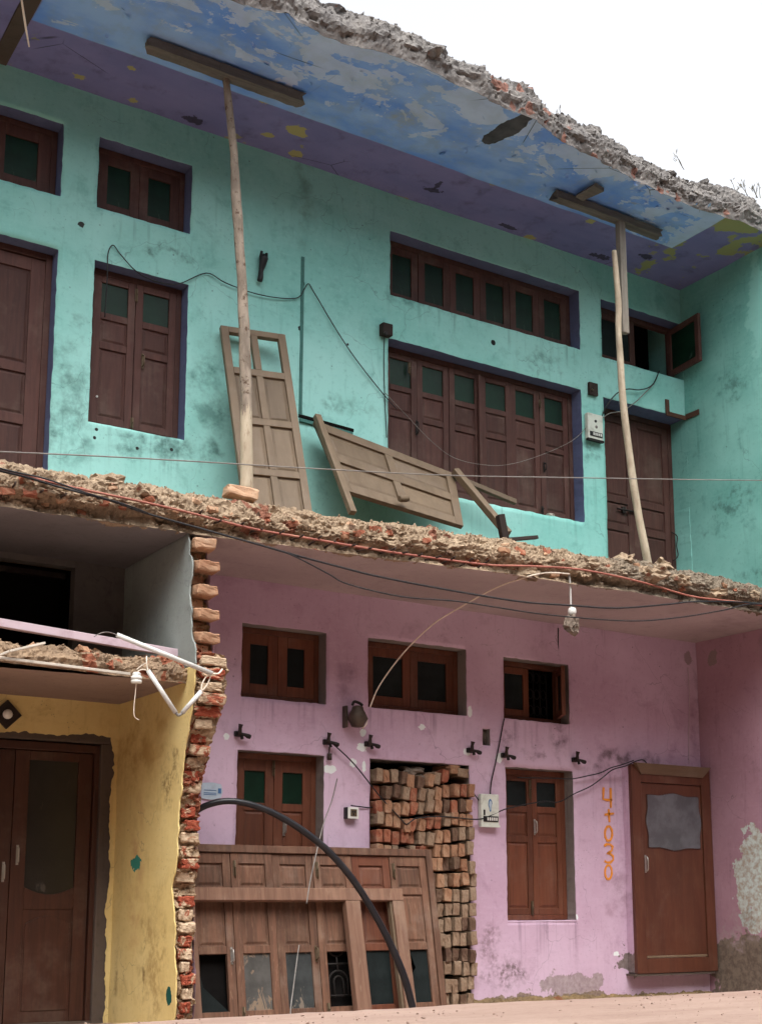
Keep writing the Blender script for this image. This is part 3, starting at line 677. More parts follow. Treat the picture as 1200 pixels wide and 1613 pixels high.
ROOFZ = 7.039
roofY = lambda x: float(interp([(-7, -1.55), (-4.2, -1.56), (-3.0, -1.57), (-2.2, -1.60), (-1.35, -1.64), (-.8, -1.56), (-.27, -1.53), (.2, -1.42), (.95, -1.29), (1.5, -1.28), (2.1, -1.30), (3, -1.30)], x)) + jag(x, 12, .035)
roofT = lambda x: float(interp([(-7, 7.42), (-3, 7.44), (-2.2, 7.50), (-1.5, 7.50), (-.8, 7.46), (-.2, 7.42), (.13, 7.44), (.85, 7.52), (1.6, 7.46), (2.4, 7.56), (3.2, 7.5)], x)) - .03
def roof_prof(x):
    y, t = roofY(x), roofT(x)
    return resample([(y, ROOFZ), (y - .02, ROOFZ + .05), (y - .045, ROOFZ + .12), (y - .01, ROOFZ + .2), (y + .05, ROOFZ + .3), (y + .14, t - .06), (y + .24, t), (y + .5, t + .0), (-.6, t - .02)], 56)
rx = np.arange(-4.9, 3.3, .0135)
roof, roofP = sweep('roof_slab', house, rx, roof_prof, rubble_roof, .019, (5, 11, 30), 300)
soffit('soffit', roof, OUT_L, SX + .02, lambda x: roofY(x) + .004, ROOFZ + .002, .02, roof_soffit, 33, 30)
b = MB(); b.box(OUT_L, 5.5, -1.0, 3.0, ROOFZ + .05, 7.40); b.build('roof_deck', rubble_roof, roof)
# cracked brown strip across the soffit at the left end
b = MB(); b.bar((-4.27, .0, ROOFZ - .004), (-4.30, -1.5, ROOFZ - .004), .12, .016, j=.008); b.build('downstand_strip', cement_band, roof)

# reinforcing bars sticking out of the broken balcony edge
bars = [(20, 768), (62, 777), (97, 783), (312, 812), (340, 824), (376, 828), (405, 836), (436, 842), (467, 848), (495, 853), (520, 858), (548, 862), (575, 866), (612, 868), (630, 872), (655, 877), (680, 880), (705, 884), (735, 886), (760, 890)]
proto = None
for i, (px, py) in enumerate(bars):
    p = at(px, py, slabY(float(at(px, py, -1.0)[0])) - .035)
    if proto is None:
        m = MB(); m.tube([(0, .12, 0), (0, 0, 0), (.002, -.05, -.002), (.0, -.1, .0)], .0075, 7); proto = m.mesh('rebar', rebar_m)
    o = bpy.data.objects.new('rebar', proto)
    link(o, slab, Matrix.Translation(p) @ Matrix.Rotation(random.uniform(-.15, .15), 4, 'X') @ Matrix.Rotation(random.uniform(-.12, .12), 4, 'Z') @ Matrix.Scale(random.uniform(.7, 1.15), 4, (0, 1, 0)))

# irregular lumps
def lump_mesh(name, seed, mat, sub=2, dims=(1, .8, .7), rough=.35):
    bm = bmesh.new(); bmesh.ops.create_icosphere(bm, subdivisions=sub, radius=1.0)
    V = np.array([v.co[:] for v in bm.verts]); V = V / (np.max(np.abs(V), axis=1, keepdims=True) ** .55)
    d = 1 + rough * chunky(V, 1.3, seed) + .15 * fbm(V * 3, 3, seed)
    V = V * d[:, None] * np.array(dims)
    for v, c in zip(bm.verts, V): v.co = c
    me = bpy.data.meshes.new(name); bm.to_mesh(me); bm.free(); setmats(me, mat); return me
def brick_mesh(name, seed, mat, dims=(.225, .112, .072), rough=.004, bev=.007, cuts=2, chip=.0):
    bm = bmesh.new(); bmesh.ops.create_cube(bm, size=1.0)
    for v in bm.verts: v.co = Vector((v.co[0] * dims[0], v.co[1] * dims[1], v.co[2] * dims[2]))
    bmesh.ops.bevel(bm, geom=list(bm.edges), offset=bev, segments=1, affect='EDGES')
    if cuts: bmesh.ops.subdivide_edges(bm, edges=[e for e in bm.edges if e.calc_length() > .05], cuts=cuts, use_grid_fill=True)
    V = np.array([v.co[:] for v in bm.verts]); 
    D = np.stack([fbm(V * 22 + 7 * k, 3, seed + k) for k in range(3)], 1) * rough
    if chip: D += -chip * np.clip(chunky(V, 22, seed + 9)[:, None] + .1, 0, 1) * np.sign(V) * np.array([1, 1, 1])
    for v, c in zip(bm.verts, V + D): v.co = c
    me = bpy.data.meshes.new(name); bm.to_mesh(me); bm.free(); setmats(me, mat)
    return me
# loose crumbs lying on the broken edges: far too many to pick out singly
def crumbs(name, parent, grid, rows, n, size, mat, seed):
    rs = np.random.RandomState(seed); base = []
    for k in range(5):
        bm = bmesh.new(); bmesh.ops.create_icosphere(bm, subdivisions=1, radius=1.0)
        V = np.array([v.co[:] for v in bm.verts]); V = V * (1 + .5 * chunky(V, 1.1, seed + k))[:, None]; base.append((V, [[v.index for v in f.verts] for f in bm.faces])); bm.free()
    VV, FF = [], []
    for i in range(n):
        u, v = rs.randint(3, grid.shape[0] - 3), rs.randint(*rows); p = grid[u, v]
        if p[0] < -4.6: continue
        bv, bf = base[rs.randint(5)]; s = size * (.5 + rs.rand() ** 2 * 1.5); A = rs.normal(size=(3, 3)); q, _ = np.linalg.qr(A)
        b0 = sum(len(x) for x in VV) if i == -1 else crumbs.c
        VV.append((bv * np.array([1, .8, .6]) * s) @ q + p); FF += [[b0 + j for j in f] for f in bf]; crumbs.c += len(bv)
    me = bpy.data.meshes.new(name); me.from_pydata(np.concatenate(VV).tolist(), [], FF); setmats(me, mat)
    o = link(bpy.data.objects.new(name, me), parent); tag(o, kind='stuff')
crumbs.c = 0; crumbs('rubble', slab, slabP, (8, 58), 5200, .0085, rubble_tan, 5)
crumbs.c = 0; crumbs('rubble', roof, roofP, (8, 50), 2600, .011, rubble_roof, 6)
# bigger fragments of brick and concrete caught in the broken edge
frag = [brick_mesh('brick_fragment', 40 + k, m, (.10, .09, .06), .012, .008, 1, .02) for k, m in enumerate((brick_red, brick_orange, brick_dark, brick_red, brick_pale))]
rs = np.random.RandomState(3)
for i in range(95):
    u = rs.randint(80, slabP.shape[0] - 40); v = rs.randint(6, 26); p = slabP[u, v]; x = p[0]
    if x > .6 and rs.rand() < .7: continue
    o = bpy.data.objects.new('brick_fragment', frag[rs.randint(5)])
    s = .45 + rs.rand() * .6
    link(o, slab, Matrix.Translation(Vector(p) + Vector((0, .012, 0))) @ Matrix.Rotation(rs.normal() * .35, 4, 'Z') @ Matrix.Rotation(rs.normal() * .3, 4, 'X') @ Matrix.Rotation(rs.normal() * .2, 4, 'Y') @ Matrix.Diagonal((s, s * .7, s * .8, 1)))
fr2 = [lump_mesh('concrete_fragment', 60 + k, rubble_roof, 2, (.07, .05, .045)) for k in range(5)]
for i in range(45):
    u = rs.randint(60, roofP.shape[0] - 80); v = rs.randint(6, 44); p = roofP[u, v]
    o = bpy.data.objects.new('concrete_fragment', fr2[rs.randint(5)]); s = .4 + rs.rand() * .8
    link(o, roof, Matrix.Translation(Vector(p) + Vector((0, .02, .0))) @ Matrix.Rotation(rs.rand() * 6, 4, 'Z') @ Matrix.Rotation(rs.normal() * .5, 4, 'X') @ Matrix.Diagonal((s * 1.3, s, s * .8, 1)))

# a few larger broken lumps give the slab edge its uneven grain
big = [lump_mesh('concrete_lump', 120 + k, rubble_tan, 3, (.085, .06, .045), .5) for k in range(4)]
for i in range(22):
    u = rs.randint(90, slabP.shape[0] - 40); v = rs.randint(10, 34); s = .6 + rs.rand() * .75
    link(bpy.data.objects.new('concrete_lump', big[i % 4]), slab, Matrix.Translation(Vector(slabP[u, v]) + Vector((0, .03, 0))) @ Matrix.Rotation(rs.rand() * 6, 4, 'Z') @ Matrix.Rotation(rs.normal() * .4, 4, 'X') @ Matrix.Diagonal((s, s, s, 1)))
# curled paint flakes hanging from the roof soffit
m = MB()
for i in range(60):
    x, y = rs.uniform(-3.9, 2.0), -.65 - rs.rand() * .75; L, w = .015 + rs.rand() * .035, .008 + rs.rand() * .025; a = rs.rand() * 6.28; b0 = len(m.v)
    d = Vector((math.cos(a), math.sin(a), 0)); n_ = Vector((-d[1], d[0], 0))
    for k in range(4):
        t = k / 3; c_ = Vector((x, y, ROOFZ - .004)) + d * L * (t - .25 * t * t) + Vector((0, 0, -L * .55 * t * t)); ww = w * (1 - .35 * t) * (.8 + .4 * rs.rand())
        m.v += [c_ + n_ * ww, c_ - n_ * ww]
    for k in range(3): m.face([b0 + 2 * k, b0 + 2 * k + 1, b0 + 2 * k + 3, b0 + 2 * k + 2])
o = m.build('paint_flakes', roof_soffit, roof); tag(o, kind='stuff')

# ------------------------------------------------------------------ broken brick party wall
PXF = -3.036
plaster_edge = [(0.0, -.92), (.129, -.925), (.396, -.927), (.6, -.893), (.775, -.881), (.955, -.812), (1.15, -.911), (1.275, -.898), (1.484, -.904), (1.663, -.928), (1.895, -.99), (2.12, -1.066), (2.30, -1.12), (2.394, -1.12), (2.527, -1.092), (2.689, -1.03), (2.85, -.991), (3.064, -1.02), (3.2, -.97), (3.338, -.94)]
pe = lambda z: float(interp(plaster_edge, z)) + jag(z * 2.6, 44, .014) + jag(z * 4.7, 46, .012)
right_edge = [(0.0, -2.91), (.17, -2.906), (.6, -2.90), (.95, -2.86), (1.36, -2.873), (1.7, -2.865), (1.95, -2.845), (2.15, -2.80), (2.35, -2.785), (2.5, -2.80), (2.62, -2.88), (3.34, -2.885)]
re_ = lambda z: float(interp(right_edge, z)) + jag(z, 45, .008)
pwall = thing('broken_party_wall', (-2.96, -.5, 0), 'torn-off end of a brick wall with jagged red bricks between yellow porch and pink wall', 'brick wall')
def pface(name, z0, z1, m, x, ef, seed, flip=False, y1=.30, wav=.006):
    zs = np.arange(z0, z1 + .02, .022); zs[-1] = z1; V = []; n = 30
    for z in zs:
        e = ef(z)
        for k in range(n + 1):
            t = k / n; V.append((x, y1 + (e - y1) * (1 - (1 - t) ** 1.6), z))
    V = np.array(V); V[:, 0] += wav * fbm(V * 2.2, 3, seed) * (.3 + .7 * (np.abs(V[:, 1]) < .85))
    me = grid_mesh(name, V, len(zs), n + 1, m, flip=flip); return link(bpy.data.objects.new(name, me), pwall)
pf1 = pface('plaster', -.05, 2.40, yellow, PXF, pe, 51)
pf2 = pface('plaster', 2.40, 3.345, loft_plaster, PXF, pe, 52)
for o in (pf1, pf2):
    md = o.modifiers.new('thick', 'SOLIDIFY'); md.thickness = .010; md.offset = -1
pface('plaster', -.05, 3.345, pink, -2.885, lambda z: pe(z) + .05, 53, True)
# mortar core, lumpy
zs = np.arange(-.05, 3.36, .012); us = np.linspace(0, 1, 22); V = []
for z in zs:
    a, r, e = PXF + .012, re_(z), pe(z); up = z > 2.5
    c = ((z % .082) / .082); joint = .022 * (1 if c < .14 or c > .86 else 0)
    rr = min(r, -2.88) if up else r
    for u in us:
        dep = .048 + (.035 if up else 0)
        x = a + (rr - a) * min(1, u * 1.25); y = e + dep if u < .8 else e + dep + (u - .8) * 5 * .5
        V.append((x, y, z))
V = np.array(V); V[:, 1] += .034 * chunky(V * np.array([1, 1, 1.4]), 13, 61) + .018 * chunky(V, 30, 62) + .01 * fbm(V * 9, 3, 63); V[:, 0] += .008 * chunky(V + 5, 18, 64) * (V[:, 0] > PXF + .03)
me = grid_mesh('mortar_core', V, len(zs), len(us), mortar, smooth=False, flip=False); link(bpy.data.objects.new('mortar_core', me), pwall)
bset = {k: [brick_mesh('brick', 200 + 7 * i + s, m, (.135, .16, .070), .008, .008, 4, .015) for s in range(3)] for i, (k, m) in enumerate((('r', torn_red), ('o', brick_orange), ('p', brick_pale), ('d', torn_mix), ('m', torn_pale)))}
bup = {k: [brick_mesh('brick', 240 + 7 * i + s, m, (.135, .16, .074), .005, .008, 3, .007) for s in range(3)] for i, (k, m) in enumerate((('o', brick_orange), ('p', brick_pale)))}
seq_low = 'drmrmdrmdr.mrdmrrmdrmdrmrdmrmd'
z = .10; k = 0
rs = np.random.RandomState(8)
while z < 3.30:
    up = z > 2.52
    if up: kind = 'oopooopoo'[k % 9]
    else: kind = seq_low[k % len(seq_low)]
    if kind != '.':
        e, r = pe(z), re_(z); w = (r - PXF - .02)
        alt = (k % 2 == 0)
        if up: x0 = PXF + .02; x1 = -2.858 if alt else -2.92; y = e - (.05 if alt else -.07)
        else: x0 = PXF + .02 + rs.rand() * .02; x1 = r - (.008 + rs.rand() * .05); y = e - .004 + rs.normal() * .022
        me = (bup if up else bset)[kind][rs.randint(3)]; o = bpy.data.objects.new('brick', me)
        M = Matrix.Translation(Vector(((x0 + x1) / 2, y + .08, z))) @ Matrix.Rotation(rs.normal() * .05, 4, 'Z') @ Matrix.Rotation(rs.normal() * .035, 4, 'Y') @ Matrix.Rotation(rs.normal() * .04, 4, 'X') @ Matrix.Diagonal(((x1 - x0) / .135, 1, 1.0 if up else .92 + rs.rand() * .12, 1))
        link(o, pwall, M)
    z += .0835; k += 1

# ------------------------------------------------------------------ yellow porch bay with its loft
porch = thing('yellow_porch', (-4.6, -.3, 0), 'yellow walled porch with brown double door and a dark broken loft above', 'porch')
LZ = 2.29
loftY = lambda x: float(interp([(-7, -.86), (-4.3, -.90), (-3.0, -.97)], x)) + jag(x, 71, .02)
def loft_prof(x):
    y = loftY(x); t = 2.48
    return resample([(y, LZ + (x + 3) * -.035), (y - .012, LZ + .05), (y - .02, LZ + .09), (y + .03, LZ + .13), (y + .06, t - .02), (y + .12, t), (y + .3, t), (y + .5, t)], 40)
lx = np.arange(-5.2, -3.0, .0125)
loft, loftP = sweep('loft_slab', porch, lx, loft_prof, rubble_loft, .017, (9, 19, 36), 500)
soffit('soffit', loft, OUT_L, -3.025, lambda x: loftY(x) + .004, LZ + .012, .32, porch_soffit, 72, 14)
b = MB(); b.box(OUT_L, -3.03, -.45, .3, LZ + .03, 2.47); b.build('loft_floor', rubble_loft, loft)
crumbs.c = 0; crumbs('rubble', loft, loftP, (8, 36), 700, .012, rubble_loft, 9)
fl = [brick_mesh('rubble_piece', 80 + k, m, (.09, .07, .05), .012, .008, 1, .02) for k, m in enumerate((brick_pale, brick_orange, brick_dark))]
for i in range(26):
    u = rs.randint(60, loftP.shape[0] - 5); p = loftP[u, rs.randint(16, 30)]; s = .5 + rs.rand() * .7
    link(bpy.data.objects.new('rubble_piece', fl[rs.randint(3)]), loft, Matrix.Translation(Vector(p)) @ Matrix.Rotation(rs.rand() * 6, 4, 'Z') @ Matrix.Rotation(rs.normal() * .5, 4, 'X') @ Matrix.Diagonal((s, s, s, 1)))
# loft rear wall with a dark doorway
m = MB(); m.box(-3.435, -3.02, .20, .30, 2.44, 3.36); m.build('loft_wall', loft_dark, porch)
m = MB(); m.box(OUT_L, -3.438, .203, .30, 3.295, 3.36); m.build('loft_lintel', loft_dark, porch)
m = MB(); m.box(OUT_L, -5.0, .21, .30, 2.44, 3.29); m.build('loft_wall', loft_dark, porch)
m = MB(); m.box(-5.0, -3.43, .56, .60, 2.44, 3.30); m.build('loft_recess', near_black, porch)
m = MB(); m.box(-4.05, -4.0, .40, .45, 2.44, 3.29); m.box(-5.0, -3.44, .40, .44, 3.25, 3.29); m.build('loft_door_frame', wood_dark_end, porch)
# yellow strip over the door with a torn lower edge, rough cement round the frame
nx = 90; V = []
xs = np.linspace(OUT_L, PXF + .02, nx * 2)
for x in xs:
    lo = 2.055 + jag(x * 2.2, 77, .022)
    for k in range(8): V.append((x, .215, lo + (2.33 - lo) * k / 7))
me = grid_mesh('wall', np.array(V), len(xs), 8, yellow); link(bpy.data.objects.new('wall', me), porch)
V = []; zs = np.linspace(-.05, 2.1, 120)
for z in zs:
    lo = -3.085 + jag(z * 2.2, 78, .018)
    for k in range(4): V.append((lo + (PXF + .02 - lo) * k / 3, .217, z))
me = grid_mesh('wall', np.array(V), len(zs), 4, yellow, flip=True); link(bpy.data.objects.new('wall', me), porch)
V = []; xs = np.linspace(OUT_L, -3.0, 60); zs = np.linspace(1.9, 2.3, 14)
m = MB(); m.box(-3.165, -3.0, .235, .40, -.05, 2.0); m.box(OUT_L, -3.0, .235, .40, 2.0, 2.36); m.build('cement_band', cement_band, porch, bevel=.01)
m = MB(); m.box(OUT_L, -4.45, .23, .40, -.05, 2.0); m.build('wall', yellow, porch)
m = MB(); m.box(OUT_L - .1, OUT_L, -.9, .5, -.05, 7.2); m.build('end_wall', yellow, porch)
# ================================================================== JOINERY
def T(x, y, z): return Matrix.Translation(Vector((x, y, z)))
def leaf(parent, M, w, h, rows, wood, t=.034, stile=.06, rail=.06, top=None, bot=None, cols=1, mul=.05, panes=None, panel_wood=None):
    """a shutter or door leaf; local x width, z height, front towards -y. rows top to bottom: (kind, height)"""
    top = rail if top is None else top; bot = rail if bot is None else bot
    m = MB(); y0, y1 = -t / 2, t / 2
    m.box(0, stile, y0, y1, 0, h); m.box(w - stile, w, y0, y1, 0, h)
    m.box(stile, w - stile, y0, y1, h - top, h); m.box(stile, w - stile, y0, y1, 0, bot)
    tot = sum(r[1] for r in rows); space = h - top - bot - rail * (len(rows) - 1); z = h - top; cells = []
    iw = w - 2 * stile; cw = (iw - mul * (cols - 1)) / cols; ip = 0
    for i, (kind, hh) in enumerate(rows):
        ch = hh / tot * space; z0 = z - ch
        for c in range(cols):
            x0 = stile + c * (cw + mul); cells.append((kind, x0, x0 + cw, z0, z, ip)); ip += 1
            if c: m.box(x0 - mul, x0, y0, y1, z0, z)
        if i < len(rows) - 1: m.box(stile, w - stile, y0, y1, z0 - rail, z0)
        z = z0 - rail
    m.build('shutter', wood, parent, M, bevel=.0035)
    for kind, x0, x1, z0, z1, ip in cells:
        if kind == 'panel':
            q = MB(); a = .006; q.box(x0 - a, x1 + a, -.003, .006, z0 - a, z1 + a)
            e = min(.028, (x1 - x0) * .2); b0 = len(q.v); yf, yb = -.0105, -.0032
            for (u0, u1, v0, v1, yy) in ((x0 + .012, x1 - .012, z0 + .012, z1 - .012, yb), (x0 + e, x1 - e, z0 + e, z1 - e, yf)):
                q.v += [Vector((u0, yy, v0)), Vector((u1, yy, v0)), Vector((u1, yy, v1)), Vector((u0, yy, v1))]
            for k in range(4): q.face([b0 + k, b0 + (k + 1) % 4, b0 + 4 + (k + 1) % 4, b0 + 4 + k])
            q.face([b0 + 4, b0 + 5, b0 + 6, b0 + 7])
            o = q.build('panel', panel_wood or wood, parent, M)
        elif kind == 'pane':
            g = panes if not isinstance(panes, dict) else panes.get(ip)
            if g: q = MB(); q.box(x0 - .005, x1 + .005, -.002, .004, z0 - .005, z1 + .005); q.build('pane', g, parent, M)
    return cells
def frame(name, parent, x0, x1, z0, z1, y, wood, w=.05, d=.07, sill=True):
    m = MB(); m.box(x0, x0 + w, y, y + d, z0, z1); m.box(x1 - w, x1, y, y + d, z0, z1); m.box(x0 + w, x1 - w, y, y + d, z1 - w, z1)
    if sill: m.box(x0 + w, x1 - w, y, y + d, z0, z0 + w)
    return m.build(name, wood, parent, bevel=.004)
def bolt(parent, M, L=.10, mat=None):
    m = MB(); m.box(-.012, .012, -.006, 0, -L / 2, L / 2); m.tube([(0, -.012, -L / 2 - .02), (0, -.012, L / 2)], .0045, 6, sub=1); m.tube([(0, -.012, 0), (0, -.03, 0)], .004, 6, sub=1); m.build('bolt', mat or brass, parent, M)
def handle(parent, M, L=.1, mat=None):
    m = MB(); m.box(-.009, .009, -.004, 0, -L / 2 - .015, L / 2 + .015); m.tube([(0, 0, -L / 2), (0, -.03, -L / 2 + .01), (0, -.035, 0), (0, -.03, L / 2 - .01), (0, 0, L / 2)], .006, 7, sub=3); m.build('handle', mat or steel, parent, M)

def window(name, h, wood, n, rows, panes, y=.10, fw=.045, stile=.055, rail=.055, tilt=0.0, **k):
    x0, x1, z0, z1 = h[:4]; f = frame(name, house, x0 + .003, x1 - .003, z0 + .003, z1 - .003, y, wood, fw, .06)
    a, bq = x0 + fw + .002, x1 - fw - .002; w = (bq - a) / n
    for i in range(n):
        dy = random.uniform(-.004, .004)
        leaf(f, T(a + i * w + .0015, y + .022 + dy, z0 + fw + .004) @ Matrix.Rotation(random.uniform(-tilt, tilt), 4, 'Z'), w - .003, z1 - z0 - 2 * fw - .008, rows, wood, stile=stile, rail=rail, panes=panes, **k)
    return f
H = teal_holes
# upper storey
window('window', H['vent_a'], wood_maroon, 2, [('pane', 1)], glass_green, .125, stile=.10, rail=.09)
window('window', H['vent_b'], wood_maroon, 2, [('pane', 1)], glass_green, .125, stile=.075, rail=.08)
window('window', H['vent_c'], wood_maroon, 6, [('pane', 1)], glass_green, .135, stile=.07, rail=.065, tilt=.01)
f = window('window', H['win_b'], wood_maroon, 2, [('pane', .25), ('panel', .19), ('panel', .56)], glass_green, .115, stile=.06, rail=.055)
bolt(f, T(-3.07, .112, 5.52)); bolt(f, T(-3.07, .112, 4.47), .08); handle(f, T(-3.0, .112, 4.99), .09, brass)
m = MB(); m.tube([(-3.36, .108, 4.62), (-3.36, .095, 4.62)], .008, 8, sub=1); m.build('stud', steel, f)
f = window('window', H['win_c'], wood_maroon, 6, [('pane', .24), ('panel', .19), ('panel', .57)], glass_green, .135, stile=.06, rail=.05, tilt=.03)
bolt(f, T(-.5, .125, 5.5), .1, brass); handle(f, T(-.42, .13, 4.96), .11, iron); bolt(f, T(.98, .125, 5.48), .07, brass); handle(f, T(1.02, .13, 4.86), .07, iron); bolt(f, T(.98, .125, 4.44), .06, iron)
m = MB(); m.bar((.27, .117, 4.41), (.265, .117, 5.60), .03, .03); m.build('meeting_bead', wood_maroon, f, bevel=.004)
f = frame('door', house, *H['left_door'][:4], .115, wood_maroon, .05, .07, False)
leaf(f, T(-4.70, .14, 3.67), .905, 1.94, [('panel', .46), ('panel', .2), ('panel', .34)], wood_maroon, stile=.11, rail=.075, top=.10)
f = frame('door', house, 1.673, 2.76, 3.66, 5.645, .20, wood_maroon, .05, .06, False)
for i, x in enumerate((1.726, 2.218)):
    leaf(f, T(x, .225, 3.67), .49, 1.92, [('panel', .46), ('panel', .13), ('panel', .41)], wood_maroon, stile=.075, rail=.07)
m = MB(); m.tube([(1.98, .19, 4.63), (2.28, .19, 4.63)], .009, 7, sub=1); m.box(2.05, 2.09, .188, .21, 4.6, 4.66); m.box(2.22, 2.26, .188, .21, 4.6, 4.66); m.build('latch', iron, f)
m = MB(); m.tube([(2.70, .19, 4.50), (2.735, .15, 4.45), (2.72, .15, 4.35), (2.735, .15, 4.25), (2.70, .19, 4.2)], .006, 6); m.build('hook', iron, f)
f = frame('window', house, *H['vent_d'][:4], .13, wood_maroon, .05, .06)
leaf(f, T(1.72, .155, 6.11), .52, .50, [('pane', 1)], wood_maroon, stile=.07, rail=.06, panes=glass_teal)
leaf(f, T(2.70, .13, 6.115) @ Matrix.Rotation(math.radians(-97), 4, 'Z'), .50, .50, [('pane', 1)], wood_maroon, stile=.06, rail=.06, panes=glass_green)
# lower storey
K = pink_holes
f = window('window', K['vent_e'], wood_brown, 2, [('pane', 1)], glass_teal, .115, stile=.085, rail=.085)
f = window('window', K['vent_f'], wood_brown, 2, [('pane', 1)], glass_teal, .115, stile=.075, rail=.075)
f = frame('window', house, .398, 1.136, 2.428, 2.964, .115, wood_brown, .045, .06)
leaf(f, T(.445, .14, 2.475), .33, .44, [('pane', 1)], wood_brown, stile=.06, rail=.06, panes=glass_teal)
leaf(f, T(1.085, .10, 2.475) @ Matrix.Rotation(math.radians(-120), 4, 'Z'), .32, .44, [('pane', 1)], wood_brown, stile=.06, rail=.06, panes=glass_teal)
g = MB()
for k in range(4): g.tube([(.80 + k * .075, .18, 2.46), (.80 + k * .075, .18, 2.93)], .006, 6, sub=1)
for k in range(3):
    for zz in (2.55, 2.70, 2.85):
        c = .8375 + k * .075; g.tube([(c + .03 * math.cos(a), .18, zz + .045 * math.sin(a)) for a in np.linspace(0, 6.28, 11)], .004, 5, sub=1)
g.build('grille', iron, f)
f = window('door', K['door_h'], wood_brown, 2, [('pane', .15), ('panel', .22), ('panel', .55)], glass_green, .115, stile=.075, rail=.06, top=.09)
bolt(f, T(-1.80, .11, 1.88), .12); handle(f, T(-1.70, .115, 1.42), .09)
f = window('window', K['win_i'], wood_brown, 2, [('pane', .21), ('panel', .20), ('panel', .55)], glass_teal, .115, stile=.055, rail=.055)
bolt(f, T(.755, .112, 1.83), .16); bolt(f, T(.755, .112, .80), .12); handle(f, T(.80, .112, 1.50), .11)
m = MB(); m.box(.398, 1.165, -.003, .02, .680, .6915); m.build('sill_edge', pink, f, bevel=.004)
m = MB(); m.box(.158, .238, .10, .125, 2.175, 2.318); m.build('niche_back', near_black, house)
m = MB()
for k in range(9): m.tube([(.165 + random.random() * .066, .05, 2.18), (.165 + random.random() * .066, .03, 2.24), (.165 + random.random() * .066, .05, 2.31)], .003, 5, sub=2)
m.build('niche_twigs', stonegrey, house)
m = MB(); m.box(-1.0, .03, .262, .30, -.05, 2.05); m.build('doorway_back', near_black, house)  # sheet coloured near-black in place of the unlit room behind the bricks

# boxed door standing proud of the pink corner
BX0, BX1, BY, BZ0, BZ1 = 1.752, 2.752, -.112, .222, 2.09
m = MB(); m.box(BX0, BX1 - .012, BY + .03, .02, BZ0, BZ1 - .012); m.build('door_surround', pink, house, bevel=.012)
f = MB(); f.box(BX0 - .004, BX0 + .115, BY - .012, BY + .0295, BZ0, BZ1); f.box(BX1 - .115, BX1, BY - .012, BY + .0295, BZ0, BZ1)
f.box(BX0 + .115, BX1 - .115, BY - .012, BY + .0295, BZ1 - .16, BZ1); f.box(BX0 + .115, BX1 - .115, BY - .012, BY + .0295, BZ0, BZ0 + .13)
f = f.build('door', wood_tidy, house, bevel=.004)
# sloping moulding along the head
q = MB(); n0 = len(q.v)
for p in ((BX0 + .02, BY - .013, BZ1 + .012), (BX1 - .02, BY - .013, BZ1 + .012), (BX1 - .10, BY - .013, BZ1 - .085), (BX0 + .11, BY - .013, BZ1 - .085), (BX0 + .02, BY - .055, BZ1 + .012), (BX1 - .02, BY - .055, BZ1 + .012), (BX1 - .10, BY - .022, BZ1 - .085), (BX0 + .11, BY - .022, BZ1 - .085)): q.v.append(Vector(p))
for s in ((0, 1, 2, 3), (7, 6, 5, 4), (0, 4, 5, 1), (1, 5, 6, 2), (2, 6, 7, 3), (3, 7, 4, 0)): q.face([n0 + i for i in s])
q.build('head_moulding', fascia_tan, f)
DX0, DX1, DZ0, DZ1 = BX0 + .118, BX1 - .118, BZ0 + .133, BZ1 - .163
# leaf sheet with a wavy-edged window: outline of the glass laid over the sheet
m = MB(); m.box(DX0 + .003, DX1 - .003, BY + .002, BY + .028, DZ0, DZ1); m.build('leaf', wood_tidy, f, bevel=.003)
gx0, gx1, gz0, gz1 = DX0 + .065, DX1 - .03, 1.335, 1.825
def wavy(ins):
    pts = []; c = [(gx0, gz0), (gx1, gz0), (gx1, gz1), (gx0, gz1)]
    for i in range(4):
        a, bb = c[i], c[(i + 1) % 4]
        for k in range(14):
            t = k / 14; bow = .026 * math.sin(math.pi * t) - .018 * abs(math.sin(2 * math.pi * t)) ** 2
            nx_, nz_ = [(0, -1), (1, 0), (0, 1), (-1, 0)][i]
            cx_, cz_ = (gx0 + gx1) / 2, (gz0 + gz1) / 2; x, z = a[0] + (bb[0] - a[0]) * t + nx_ * bow, a[1] + (bb[1] - a[1]) * t + nz_ * bow
            pts.append((x + (cx_ - x) * ins, z + (cz_ - z) * ins))
    return pts
m = MB(); m.poly([(x, BY + .001, z) for x, z in wavy(0)], (0, -1, 0), .004); m.build('glass_bead', wood_porch, f)
m = MB(); m.poly([(x, BY - .0032, z) for x, z in wavy(.03)], (0, -1, 0), .003); m.build('pane', glass_frost, f)
handle(f, T(DX0 + .025, BY, 1.19), .13, steel)
m = MB(); m.box(DX0 + .006, DX1 - .006, BY - .006, BY + .001, DZ0, DZ0 + .020); m.build('kick_rail', wood_tan, f, bevel=.003)
m = MB(); m.box(BX0 - .03, BX1 - .02, BY - .005, .0, BZ0 - .022, BZ0 - .002); m.build('threshold', cement_band, f)

